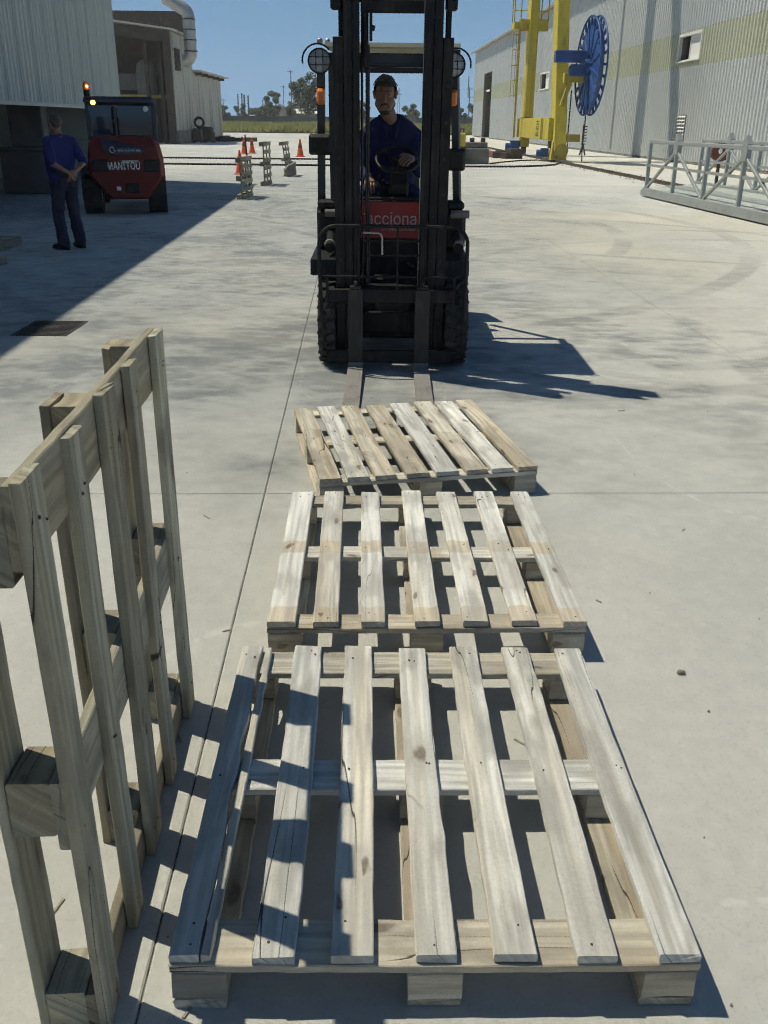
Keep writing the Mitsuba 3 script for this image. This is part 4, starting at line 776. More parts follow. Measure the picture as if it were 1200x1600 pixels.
fp('counterweight', hull([(-0.5, 8.75, 0.3), (0.6, 8.75, 0.3), (-0.5, 8.75, 1.05), (0.6, 8.75, 1.05), (-0.42, 9.15, 0.35), (0.52, 9.15, 0.35), (-0.42, 9.15, 0.98), (0.52, 9.15, 0.98)]), 'handler_red')
fp('engine_hood', box(-0.38, 0.48, 7.95, 8.74, 0.63, 1.0, 0.04), 'mast_paint')
fp('floor_plate', box(-0.45, 0.55, 7.46, 7.94, 0.60, 0.63), 'mast_paint')
fp('seat', cat_([box(-0.22, 0.28, 7.95, 8.40, 1.003, 1.10, 0.04), tr(box(-0.22, 0.28, -0.05, 0.05, 0, 0.5, 0.04), trans(0, 8.42, 1.08) @ rotm((1, 0, 0), -8))]), 'black_plastic')
# overhead guard
for s, (xt, xb) in ((-1, (-0.487, -0.512)), (1, (0.472, 0.545))):
    k = fp('pillar', cat_([bar((xt, 7.22, 2.10), (xb, 7.42, 1.10), 0.058, 0.05, 0.006), bar((xb, 7.42, 1.11), (xb + 0.004, 7.44, 0.80), 0.066, 0.05, 0.006)]), 'pillar_paint')
    fp('rear_pillar', bar((xt * 0.97, 8.25, 2.14), (xb * 0.95, 8.6, 0.95), 0.05, 0.05, 0.006), 'pillar_paint')
    m = 0.25; zi = 1.885
    fp('indicator', hull(box(-0.030 + xt - 0.004, 0.030 + xt - 0.004, 7.195, 7.24, zi - 0.055, zi + 0.055, 0.012), box(-0.022 + xt - 0.004, 0.022 + xt - 0.004, 7.18, 7.2, zi - 0.04, zi + 0.04, 0.01)), 'amber_lens', label='orange indicator lamp')
    lx, lz = (-0.487, 2.108) if s < 0 else (0.455, 2.09)
    h = fp('headlight', tr(lathe([(0, 0.07), (0.05, 0.06), (0.078, 0.02), (0.083, -0.01), (0.083, -0.03), (0.076, -0.03), (0.074, -0.018)], 'y', 28), trans(lx, 7.09, lz)), 'black_plastic', 35)
    fp('lens', tr(lathe([(0, -0.026), (0.045, -0.022), (0.075, -0.012)], 'y', 28), trans(lx, 7.09, lz)), 'lamp_lens', 35, parent=h)
    gr = [tube(arc_pts((lx + (-0.012 if s < 0 else 0.012), 7.05, lz), 0.107, 190 if s < 0 else -10, 40 if s < 0 else 140, 14), 0.006, 8)]
    for q in (-0.025, 0.025): gr += [rod((lx + q, 7.055, lz - 0.075), (lx + q, 7.055, lz + 0.075), 0.0028, 6), rod((lx - 0.075, 7.055, lz + q), (lx + 0.075, 7.055, lz + q), 0.0028, 6)]
    fp('guard_hoop', cat_(gr), 'black_plastic', parent=h)
    fp('bracket', box(lx - 0.02, lx + 0.02, 7.16, 7.22, lz - 0.02, lz + 0.03, 0.004), 'black_plastic', parent=h)
    if s < 0: mp = hull(box(-0.585, -0.415, 7.20, 7.23, 1.49, 1.635, 0.012), box(-0.57, -0.43, 7.18, 7.2, 1.505, 1.62, 0.01))
    else: mp = hull(box(0.435, 0.575, 7.20, 7.23, 1.39, 1.545, 0.012), box(0.45, 0.56, 7.18, 7.2, 1.405, 1.53, 0.01))
    mk = fp('mirror', mp, 'black_plastic'); fp('mirror_arm', rod(((-0.505 if s < 0 else 0.51), 7.33, 1.56 if s < 0 else 1.47), ((-0.50 if s < 0 else 0.505), 7.22, 1.56 if s < 0 else 1.47), 0.011, 8), 'black_plastic', parent=mk)
    fp('side_rail', box(xt - 0.03, xt + 0.03, 7.10, 8.3, 2.145, 2.19, 0.006), 'pillar_paint')
fp('guard_beam', cat_([box(-0.455, 0.44, 7.12, 7.18, 2.075, 2.165, 0.008), box(-0.455, 0.44, 7.105, 7.118, 2.085, 2.097, 0.003)]), 'pillar_paint')
fp('guard_beam', box(-0.455, 0.44, 8.24, 8.3, 2.09, 2.16, 0.008), 'pillar_paint')
fp('roof_sheet', hull([(-0.45, 7.08, 2.20), (0.50, 7.08, 2.20), (-0.45, 7.09, 2.228), (0.50, 7.09, 2.228), (-0.45, 8.12, 2.225), (0.50, 8.12, 2.225), (-0.45, 8.12, 2.24), (0.50, 8.12, 2.24)]), 'sheet_yellow', label='translucent yellowish roof sheet')
fp('roof_knob', cat_([ball((-0.485, 7.12, 2.235), 0.022, 1), ball((-0.43, 7.12, 2.235), 0.018, 1)]), 'bare_steel')
# steering
fp('steering_column', hull(box(0.015, 0.165, 7.40, 7.50, 1.19, 1.30, 0.02), box(0.02, 0.16, 7.50, 7.58, 1.36, 1.40, 0.02)), 'black_plastic')
sw = trimesh.creation.torus(0.165, 0.014, 32, 10); sw.apply_transform(trans(0.075, 7.62, 1.45) @ rotm((1, 0, 0), 32)); k = fp('steering_wheel', sw, 'black_plastic', True)
sp = cat_([rod((0, 0, -0.03), (0, 0, 0.015), 0.04, 14)] + [rod((0, 0, 0), (0.16 * math.cos(a), 0.16 * math.sin(a), 0), 0.009, 8) for a in (0.5, 2.6, 4.7)]); sp.apply_transform(trans(0.075, 7.62, 1.45) @ rotm((1, 0, 0), 32)); fp('spoke', sp, 'black_plastic', parent=k)
for x, z in ((-0.06, 1.33), (-0.03, 1.30), (0.01, 1.28)): fp('lever', cat_([rod((x, 7.48, 1.15), (x - 0.005, 7.46, z), 0.007, 8), ball((x - 0.005, 7.46, z), 0.016, 2)]), 'black_plastic', 30)

AHEAD = T().translate([0, -0.07, 0])
for k_ in scene:
    if k_.startswith('forklift__') and k_.split('__')[1].rstrip('_0123456789') in ('carriage_bar', 'carriage_plate', 'fork', 'backrest_rail', 'backrest_rod', 'backrest_hook', 'backrest_brace'): scene[k_]['to_world'] = AHEAD
TILT = T().translate([0, 6.95, 0.1]).rotate([1, 0, 0], 4.0).translate([0, -6.95, -0.1])
for k_ in scene:
    if k_.startswith('forklift__') and k_.split('__')[1].rstrip('_0123456789') in ('outer_rail', 'inner_rail', 'carriage_rail', 'lift_cylinder', 'piston_rod', 'top_bracket', 'lift_chain', 'crossbeam', 'centre_cylinder', 'hook_bracket', 'hydraulic_hose', 'wear_strip', 'mast_bolt'): scene[k_]['to_world'] = TILT

# driver
DR = thing('person', 'man in dark blue work clothes seated at the forklift wheel, sunglasses on his hair', 'person')
f, l, u = frame((0, -1, 0)); O = np.array([0.02, 8.00, 0.0])
def Q(a, b, z): return O + f * a + l * b + np.array([0, 0, z])
shL, shR = Q(0.04, 0.195, 1.605), Q(0.04, -0.195, 1.605)
elL, elR = Q(0.22, 0.25, 1.36), Q(0.16, -0.25, 1.34)
wrL, wrR = Q(0.405, 0.17, 1.455), Q(0.44, -0.17, 1.30)
hipL, hipR = Q(-0.06, 0.09, 1.17), Q(-0.06, -0.09, 1.17)
knL, knR = Q(0.42, 0.17, 1.20), Q(0.40, -0.19, 1.20); anL, anR = Q(0.48, 0.17, 0.74), Q(0.46, -0.19, 0.74)
torso = lambda g: blob([(shL, 0.055 + g), (shR, 0.055 + g), (Q(0.03, 0.1, 1.47), 0.10 + g), (Q(0.03, -0.1, 1.47), 0.10 + g), (Q(0.05, 0.085, 1.70), 0.046 + g), (Q(0.05, -0.085, 1.70), 0.046 + g), (Q(0.0, 0.08, 1.25), 0.10 + g), (Q(0.0, -0.08, 1.25), 0.10 + g)]) + blob([(Q(0, 0.08, 1.25), 0.10 + g), (Q(0, -0.08, 1.25), 0.10 + g), (hipL, 0.095 + g), (hipR, 0.095 + g)])
hf, hl, hu = frame((-0.06, -1, -0.12)); hc = np.array([-0.026, 7.86, 1.916])
body = torso(0) + limb((shL, 0.05), (elL, 0.041), (wrL, 0.028)) + limb((shR, 0.05), (elR, 0.041), (wrR, 0.028)) + limb((hipL, 0.085), (knL, 0.058), (anL, 0.04)) + limb((hipR, 0.085), (knR, 0.058), (anR, 0.04))
body += head_parts(hc, hf, hl, hu, Q(0.06, 0, 1.72), 1.08) + hand_bones(wrL, (-0.25, -0.85, 0.15), (0.6, -0.2, 0.8), (-0.6, 0, 0.6), 1.15) + hand_bones(wrR, (0.1, -0.9, -0.1), (0, -0.2, 1), (1, 0, 0), 1.1)
part(DR, 'body', skin_mesh(body, 0.012, 5), 'skin', smooth=True)
sh = torso(0.018) + limb((shL, 0.07), (elL, 0.058), (mid(elL, wrL, 0.85), 0.046)) + limb((shR, 0.07), (elR, 0.058), (mid(elR, wrR, 0.85), 0.046))
shm = skin_mesh(sh, 0.018, 8); shm.vertices += (meshkit.fbm(shm.vertices * np.array([14, 14, 11]), 9)[:, None] - 0.5) * 0.030 * shm.vertex_normals
part(DR, 'jacket', shm, 'cloth_work', smooth=True)
part(DR, 'collar', skin_mesh(limb((Q(-0.01, 0.075, 1.745), 0.024), (Q(0.115, 0.055, 1.70), 0.018), (Q(0.14, 0.03, 1.60), 0.014)) + limb((Q(-0.01, -0.075, 1.745), 0.024), (Q(0.115, -0.055, 1.70), 0.018), (Q(0.14, -0.03, 1.60), 0.014)) + limb((Q(0.02, 0.085, 1.755), 0.024), (Q(-0.03, 0, 1.765), 0.024), (Q(0.02, -0.085, 1.755), 0.022)), 0.012, 4), 'cloth_work', smooth=True)
part(DR, 'trousers', skin_mesh(blob([(hipL, 0.11), (hipR, 0.11)]) + limb((hipL, 0.10), (knL, 0.076), (anL, 0.066)) + limb((hipR, 0.10), (knR, 0.076), (anR, 0.066)), 0.022, 6), 'cloth_work', smooth=True)
for a_ in (anL, anR): part(DR, 'shoe', skin_mesh(blob([(a_ + (0, 0.05, -0.055), 0.042), (a_ + (0, 0, -0.04), 0.045), (a_ + (0, -0.17, -0.065), 0.034)]), 0.02, 4), 'shoe_black', smooth=True)
part(DR, 'hair', hair_cap(hc, hf, hl, hu, 1.10), 'hair_dark', smooth=True)
PH = lambda a, b, d: hc + (hf * a + hl * b + hu * d) * 1.08
gl = []
for s in (1, -1): gl.append(ball(PH(0.088, 0.034 * s, 0.108), 1.0, 2, (0.027, 0.011, 0.016)))
gl += [rod(PH(0.092, 0.02, 0.112), PH(0.092, -0.02, 0.112), 0.003), rod(PH(0.08, 0.062, 0.108), PH(-0.02, 0.09, 0.06), 0.003), rod(PH(0.08, -0.062, 0.108), PH(-0.02, -0.09, 0.06), 0.003)]
part(DR, 'sunglasses', cat_(gl), 'cab_glass', smooth=30)
part(DR, 'eyebrow', cat_([tube([PH(0.091, 0.016 * s, 0.030), PH(0.089, 0.034 * s, 0.036), PH(0.078, 0.053 * s, 0.030)], 0.0036, 6) for s in (1, -1)]), 'hair_dark', smooth=True)
part(DR, 'eye', cat_([ball(PH(0.079, 0.033 * s, 0.012), 0.0058, 2, (1.35, 1, 0.55)) for s in (1, -1)]), 'shoe_black', smooth=True)
bd = skin_mesh(blob([(PH(0.056, 0.018, -0.106), 0.0245), (PH(0.056, -0.018, -0.106), 0.0245), (PH(0.004, 0.052, -0.060), 0.0265), (PH(0.004, -0.052, -0.060), 0.0265), (PH(0.03, 0.032, -0.088), 0.025), (PH(0.03, -0.032, -0.088), 0.025)]), 0.008, 3)
part(DR, 'beard', bd, 'hair_dark', smooth=True)
part(DR, 'moustache', tube([PH(0.078, 0.032, -0.072), PH(0.088, 0.018, -0.056), PH(0.093, 0, -0.051), PH(0.088, -0.018, -0.056), PH(0.078, -0.032, -0.072)], 0.006, 6), 'hair_dark', smooth=True)

# ------------------------------------------------------------------ telehandler
TH = thing('telehandler', 'red telescopic handler seen from behind in the shade, amber beacon on its cab', 'telehandler')
ty = 18.3; tcx = -5.0
def tp(name, mesh, mt, smooth=False, parent=None, **kw): return part(parent or TH, name, mesh, mt, smooth, **kw)
o_ = [(-0.66, 1.30), (-0.52, 1.42), (0.50, 1.42), (0.64, 1.28), (0.70, 1.0), (0.70, 0.72), (0.34, 0.30), (-0.34, 0.30), (-0.70, 0.72), (-0.70, 1.0)]
back = np.array([(tcx + x, ty + 0.16, z) for x, z in o_]); front = np.array([(tcx + x * 1.0, ty + 1.1, z) for x, z in o_]); rear = np.array([(tcx + x * 0.90, ty, 0.90 + (z - 0.90) * 0.92) for x, z in o_]); rear[:, 1] += np.where(rear[:, 2] > 1.25, 0.14, 0)
tp('rear_body', hull(back, front, rear), 'handler_red', 20)
tp('chassis', box(tcx - 0.45, tcx + 0.45, ty + 0.4, ty + 3.6, 0.45, 0.95, 0.04), 'handler_red')
bz = [(-0.44, 1.405), (0.44, 1.405), (0.40, 1.20), (0.22, 1.10), (-0.22, 1.10), (-0.40, 1.20)]
bg = tp('badge_panel', hull([(tcx + x, ty - 0.012 + (0.16 if z > 1.3 else 0.0), z) for x, z in bz], [(tcx + x, ty + 0.3, z) for x, z in bz]), 'badge_navy')
def slope_text(s, hgt, x, z, wd, mt, parent, yy, tilt=0.0, bold=True):
    m = meshkit.text_mesh(s, hgt, 0.006, bold); m.apply_scale([wd / (m.bounds[1][0] - m.bounds[0][0]), 1, 1])
    m.apply_transform(trans(x, yy, z) @ rotm((1, 0, 0), 90 - tilt)); return part(parent, 'lettering', m, mt)
slope_text('acciona', 0.066, tcx - 0.14, 1.165, 0.42, 'grey_print', bg, ty - 0.022, 28)
tp('logo_mark', cat_([tube(arc_pts((tcx - 0.22, ty - 0.02, 1.19), 0.05, 60, 300, 9), 0.009, 6), tube([(tcx - 0.21, ty - 0.02, 1.23), (tcx - 0.17, ty - 0.022, 1.15)], 0.009, 6)]), 'grey_print', parent=bg)
slope_text('MANITOU', 0.130, tcx - 0.355, 0.845, 0.60, 'white_paint', TH, ty - 0.004)
tp('lettering', box(tcx - 0.07, tcx + 0.235, ty - 0.010, ty - 0.002, 0.985, 1.003), 'white_paint')
for s in (-1, 1):
    w = tp('tail_light', box(tcx + s * 0.47 - 0.145, tcx + s * 0.47 + 0.145, ty - 0.014, ty + 0.03, 0.80, 1.02, 0.012), 'black_plastic')
    tp('lens', box(tcx + s * 0.47 - 0.12, tcx + s * 0.47 + 0.12, ty - 0.022, ty - 0.015, 0.83, 0.99, 0.004), 'rubber', parent=w)
tp('tow_plate', box(tcx - 0.05, tcx + 0.22, ty - 0.02, ty + 0.05, 0.42, 0.60, 0.02), 'mast_paint')
tp('reflector', box(tcx - 0.21, tcx - 0.13, ty - 0.016, ty + 0.02, 0.47, 0.54, 0.006), 'pale_wall')
cy0, cy1 = ty + 0.30, ty + 1.5
cb = tp('cab', cat_([box(-5.68, -4.38, cy0, cy1, 1.96, 2.11, 0.05)] + [bar((x, y_, 1.35), (x * 1.0 + (0.02 if x > -5 else 0), y_, 1.99), 0.07, 0.07, 0.01) for x in (-5.62, -4.42) for y_ in (cy0 + 0.04, cy1 - 0.05)] + [box(-5.62, -4.42, cy0 + 0.01, cy0 + 0.06, 1.34, 1.44, 0.01), bar((-5.13, cy0 + 0.03, 1.40), (-5.13, cy0 + 0.03, 1.97), 0.11, 0.05, 0.01)]), 'badge_navy')
for x0, x1 in ((-5.58, -5.19), (-5.07, -4.46)): tp('window', box(x0, x1, cy0 + 0.02, cy0 + 0.03, 1.445, 1.955), 'cab_glass', parent=cb)
tp('front_window', box(-5.58, -4.46, cy1 - 0.04, cy1 - 0.03, 1.445, 1.955), 'cab_glass', parent=cb)
tp('seat', cat_([box(-5.25, -4.75, cy0 + 0.35, cy0 + 0.45, 1.2, 1.75, 0.03)]), 'black_plastic', parent=cb)
tp('mirror', tr(lathe([(0, -0.02), (0.045, -0.015), (0.05, 0.0), (0.05, 0.02), (0, 0.02)], 'y', 16), trans(-4.56, cy0 - 0.03, 1.90)), 'pale_wall', 30)
tp('beacon_stand', cat_([rod((-5.60, cy0 + 0.08, 2.11), (-5.60, cy0 + 0.08, 2.22), 0.055, 14), box(-5.66, -5.50, cy0 - 0.02, cy0 + 0.1, 2.04, 2.10, 0.01)]), 'black_plastic', 30)
tp('beacon', tr(lathe([(0.058, 0), (0.062, 0.06), (0.05, 0.11), (0.03, 0.135), (0, 0.14)], n=18), trans(-5.60, cy0 + 0.08, 2.22)), 'amber_lens', 40, label='amber flashing beacon')
kk = tp('beacon_bulb', ball((-5.575, cy0 - 0.005, 2.275), 0.021, 2), 'amber_lens'); scene[kk]['emitter'] = {'type': 'area', 'radiance': rgb(5, 2.5, 0.7)}
lp = tp('lamp_housing', tr(lathe([(0, 0.05), (0.05, 0.04), (0.06, 0), (0.06, -0.02)], 'y', 18), trans(-5.50, cy0 - 0.02, 2.0)), 'black_plastic', 30)
kk = tp('lamp', tr(lathe([(0, -0.02), (0.03, -0.016), (0.042, -0.006), (0.0, 0.004)], 'y', 18), trans(-5.50, cy0 - 0.03, 2.0)), 'amber_lens'); scene[kk]['emitter'] = {'type': 'area', 'radiance': rgb(5.5, 3.0, 0.25)}
for s, x in ((-1, -5.72), (1, -4.42)):
    wheel(TH, 'rear_wheel', (x + (0.02 if s < 0 else -0.05), ty + 0.75, 0.42), 0.405, 0.36, 0.24, rim='white_paint')
    wheel(TH, 'front_wheel', (x + (0.02 if s < 0 else -0.05), ty + 3.1, 0.42), 0.405, 0.36, 0.24, lug=False, rim='white_paint')
    tp('mudguard', tube([(x, ty + 0.22, 0.72), (x, ty + 0.35, 0.86), (x, ty + 0.75, 0.93), (x, ty + 1.15, 0.86)], 0.09, 8), 'black_plastic', True)
tp('boom', cat_([bar((tcx + 0.42, ty + 0.5, 1.15), (tcx + 0.30, ty + 4.2, 0.9), 0.3, 0.32, 0.02)]), 'handler_red')

TURN = T().translate([tcx, ty + 0.2, 0]).rotate([0, 0, 1], 13).translate([-tcx, -ty - 0.2, 0])
for k_ in scene:
    if k_.startswith('telehandler__'): scene[k_]['to_world'] = TURN
# ------------------------------------------------------------------ yellow gantry leg with cable reel
GC = thing('gantry_crane', 'tall yellow gantry crane legs on a wheeled end carriage in front of the warehouse', 'crane')
def gp(name, mesh, mt, smooth=False, parent=None, **kw): return part(parent or GC, name, mesh, mt, smooth, **kw)
yn, yf, xn, xf = 47.8, 58.3, 8.36, 8.28
HT = 27.0
def leg(x, y, z0, z1, lean, w0, w1, d):
    P = []
    for z, w in ((z0, w0), (z1, w1)):
        for a in (-1, 1):
            for b in (-1, 1): P.append((x + a * w / 2, y + lean * (z - z0) + b * d / 2, z))
    return trimesh.convex.convex_hull(np.array(P))
gp('leg', leg(xn, yn + 0.15, 0.55, HT, 0.33, 0.56, 0.56, 1.3), 'crane_yellow')
gp('leg', leg(xf - 0.1, yf, 2.06, HT, 0.02, 0.48, 0.48, 1.5), 'crane_yellow')
gp('leg_flange', box(xf - 0.45, xf + 0.25, yf - 0.45, yf + 0.45, 2.0, 2.055), 'crane_yellow')
gp('end_carriage', box(7.84, 8.36, yn + 0.35, yf + 0.6, 0.98, 2.0, 0.02), 'crane_yellow')
gp('carriage_face', box(7.72, 9.0, yf + 0.61, yf + 0.66, 0.98, 2.0), 'crane_yellow')
for yy in (49.9, 50.3): gp('stiffener', box(7.80, 7.84, yy, yy + 0.14, 1.0, 1.98), 'crane_yellow_dark')
mk_ = gp('number_plate', box(7.828, 7.838, 51.1, 52.2, 1.10, 1.90), 'crane_yellow')
gp('lettering', cat_([box(7.815, 7.827, 51.25, 52.05, 1.14, 1.21), box(7.815, 7.827, 51.25, 52.05, 1.27, 1.31), box(7.815, 7.827, 51.3, 51.9, 1.44, 1.5), box(7.815, 7.827, 51.3, 51.42, 1.5, 1.64), box(7.815, 7.827, 51.75, 51.9, 1.52, 1.6), box(7.815, 7.827, 51.35, 51.95, 1.68, 1.74), box(7.815, 7.827, 51.4, 51.9, 1.80, 1.86)]), 'black_plastic', parent=mk_)
tie = gp('tie_beam', box(7.35, 9.0, yf - 0.35, yf - 0.05, 6.55, 7.15, 0.02), 'crane_yellow')
gp('platform', box(7.05, 7.75, yf - 0.5, yf + 0.6, 6.65, 7.0, 0.02), 'crane_yellow')
for x, y in ((7.05, yf - 0.45), (7.42, yf - 0.45), (7.05, yf + 0.5), (9.0, yf - 0.2), (8.6, yf - 0.2)): gp('guard_post', rod((x, y, 7.0), (x, y, 8.3), 0.035, 8), 'crane_yellow')
for z in (7.55, 8.25): gp('guard_rail', cat_([rod((7.05, yf - 0.45, z), (7.8, yf - 0.45, z), 0.025, 8), rod((8.3, yf - 0.2, z), (9.0, yf - 0.2, z), 0.025, 8), rod((7.05, yf - 0.45, z), (7.05, yf + 0.5, z), 0.025, 8)]), 'crane_yellow')
lad = [rod((7.42, yf - 0.35 + s * 0.22, 0.95), (7.42, yf - 0.35 + s * 0.22, 6.7), 0.03, 6) for s in (-1, 1)]
LD = gp('ladder', cat_(lad), 'crane_yellow_dark')
for q in range(19): gp('rung', rod((7.42, yf - 0.57, 1.1 + 0.3 * q), (7.42, yf - 0.13, 1.1 + 0.3 * q), 0.015, 6), 'crane_yellow_dark', parent=LD)
cage = []
for q in range(5):
    cage.append(tube(arc_pts((7.42, yf - 0.35, 3.2 + 0.8 * q), 0.36, 90, 270, 9, (1, 0, 0), (0, 1, 0)), 0.02, 5))
for a in (110, 180, 250): cage.append(rod((7.42 + 0.36 * math.cos(math.radians(a)), yf - 0.35 + 0.36 * math.sin(math.radians(a)), 3.1), (7.42 + 0.36 * math.cos(math.radians(a)), yf - 0.35 + 0.36 * math.sin(math.radians(a)), 6.5), 0.015, 5))
gp('ladder_cage', cat_(cage), 'crane_yellow_dark')
gp('wheel_bracket', hull([(7.95, yn - 0.35, 0.1), (8.72, yn - 0.35, 0.1), (7.95, yn + 0.55, 0.1), (8.72, yn + 0.55, 0.1), (8.05, yn - 0.2, 0.98), (8.66, yn - 0.2, 0.98), (8.05, yn + 0.5, 0.98), (8.66, yn + 0.5, 0.98)]), 'crane_yellow')
gp('axle_hub', cat_([tr(lathe([(0, -0.08), (0.34, -0.08), (0.34, 0.08), (0, 0.08)], 'y', 10), trans(8.42, yn - 0.42, 0.52)), tr(lathe([(0, -0.06), (0.2, -0.06), (0.2, 0.06), (0, 0.06)], 'y', 16), trans(8.42, yn - 0.54, 0.52))]), 'crane_yellow_dark')
gp('wheel', tr(lathe([(0, -0.12), (0.3, -0.12), (0.3, 0.12), (0, 0.12)], 'x', 24), trans(8.3, yn - 0.05, 0.3)), 'scrap_dark', 30)
gp('wheel', tr(lathe([(0, -0.12), (0.3, -0.12), (0.3, 0.12), (0, 0.12)], 'x', 24), trans(8.1, yf, 0.3)), 'scrap_dark', 30)
gp('wheel_bracket', box(7.84, 8.36, yf - 0.35, yf + 0.3, 0.45, 0.975, 0.02), 'crane_yellow_dark')
gp('drive_motor', cat_([box(7.28, 7.82, yf - 0.35, yf + 0.15, 0.10, 0.80, 0.03), rod((7.0, yf - 0.1, 0.45), (7.3, yf - 0.1, 0.45), 0.20, 16)]), 'reel_blue')
gp('drive_motor', cat_([box(7.55, 7.94, yn + 0.3, yn + 0.6, 0.22, 0.62, 0.03), rod((7.36, yn + 0.42, 0.38), (7.56, yn + 0.42, 0.38), 0.17, 16)]), 'reel_blue')
gp('flange_plate', box(7.93, 7.99, yn + 0.25, yn + 0.75, 0.62, 0.95), 'scrap_dark')
gp('cable_tray', cat_([box(8.70, 8.74, yn - 0.25, yn - 0.15, 0.9, 3.2), tube([(8.72, yn - 0.2, 0.9), (8.76, yn - 0.25, 0.6), (8.72, yn - 0.28, 0.5)], 0.02, 6), rod((8.62, yn + 0.1, 3.2), (8.40, yn + 1.2, 4.2), 0.03, 6)]), 'hose_black')
gp('outrigger_arm', box(8.68, 9.30, yn - 0.3, yn - 0.05, 0.93, 1.27, 0.01), 'crane_yellow_dark')
gp('reel_bracket', cat_([box(8.32, 9.32, 47.55, 47.95, 3.55, 3.95, 0.01), bar((8.30, 47.6, 2.5), (8.62, 47.6, 3.55), 0.22, 0.2)]), 'crane_yellow')
gp('reel_arm', box(7.72, 9.20, 46.85, 47.35, 4.36, 4.86, 0.02), 'reel_blue')
gp('gear_motor', cat_([box(8.45, 9.2, 46.8, 47.2, 3.78, 4.28, 0.04), rod((8.4, 47, 4.03), (8.5, 47, 4.03), 0.17, 14)]), 'reel_blue')
RC = np.array([9.42, 47.0, 4.2])
def reelM(): return trans(RC) @ rotm((0, 0, 1), 4)
RL = gp('reel_disc', tr(lathe([(0, -0.10), (1.55, -0.09), (1.95, -0.05), (1.95, 0.05), (1.55, 0.09), (0, 0.10)], 'x', 56), reelM()), 'reel_blue', 20)
rims = []
for off in (-0.16, 0.16):
    t_ = trimesh.creation.torus(2.08, 0.045, 56, 8); t_.apply_transform(rotm((0, 1, 0), 90)); t_.apply_translation((off, 0, 0)); rims.append(t_)
gp('rim', tr(cat_(rims), reelM()), 'reel_blue', True, parent=RL)
for q in range(24):
    a = 2 * math.pi * q / 24
    for off in (-0.14, 0.14): gp('rim_bar', tr(bar((off, 1.72 * math.cos(a), 1.72 * math.sin(a)), (off, 2.06 * math.cos(a), 2.06 * math.sin(a)), 0.09, 0.09), reelM()), 'reel_blue', parent=RL)
for q in range(12):
    a = 2 * math.pi * (q + 0.5) / 12
    gp('spoke', tr(bar((-0.13, 0.3 * math.cos(a), 0.3 * math.sin(a)), (-0.10, 1.7 * math.cos(a), 1.7 * math.sin(a)), 0.06, 0.08), reelM()), 'reel_blue', parent=RL)
gp('hub', tr(lathe([(0, -0.35), (0.34, -0.35), (0.36, 0.25), (0, 0.3)], 'x', 20), reelM()), 'reel_blue', 30, parent=RL)
gd = [tube([(9.36, 46.9, 2.1), (9.36, 46.95, 1.5), (9.36, 47.0, 0.9), (9.40, 47.2, 0.45), (9.55, 47.8, 0.03)], 0.03, 7)]
gp('trailing_cable', cat_(gd), 'hose_black', True)
rl = [rod((9.30, 46.95, 0.85 + 0.13 * q), (9.50, 46.95, 0.85 + 0.13 * q), 0.025, 7) for q in range(7)] + [bar((9.36, 46.95, 0.85), (9.24, 46.95, 0.35), 0.09, 0.06), bar((9.36, 46.95, 0.85), (9.50, 46.95, 0.35), 0.09, 0.06), box(9.29, 9.34, 46.9, 47.0, 0.8, 1.7)]
gp('cable_guide', cat_(rl), 'scrap_dark')
gp('cross_girder', box(7.7, 8.7, 46, 60, HT, HT + 1.2, 0.03), 'crane_yellow')
CR = solo('crane_rail', cat_([box(8.20, 8.28, 16, 120, 0.0, 0.10), box(8.12, 8.36, 16, 120, 0.0, 0.02)]), 'scrap_dark', 'dark steel crane rail running along the yard before the warehouse', 'rail')
scene[CR]['to_world'] = T().translate([8.24, 47.8, 0]).rotate([0, 0, 1], 1.72).translate([-8.24, -47.8, 0])

# grit bank along the rail
def strip(x0, x1, y0, y1, seed):
    r = np.random.default_rng(seed); ms = []
    for _ in range(420):
        s = r.uniform(0.012, 0.045); b = trimesh.creation.icosphere(0, s); y = r.uniform(y0, y1); t = (y - y0) / (y1 - y0)
        b.apply_scale((1, 1, 0.35)); b.apply_translation((x0 + (x1 - x0) * t + r.normal(0, 0.28), y, s * 0.3)); ms.append(b)
    return cat_(ms)
solo('gravel', strip(9.0, 8.1, 26, 52, 9), 'dirt', 'loose gravel scattered along the crane rail', 'gravel', kind='stuff')

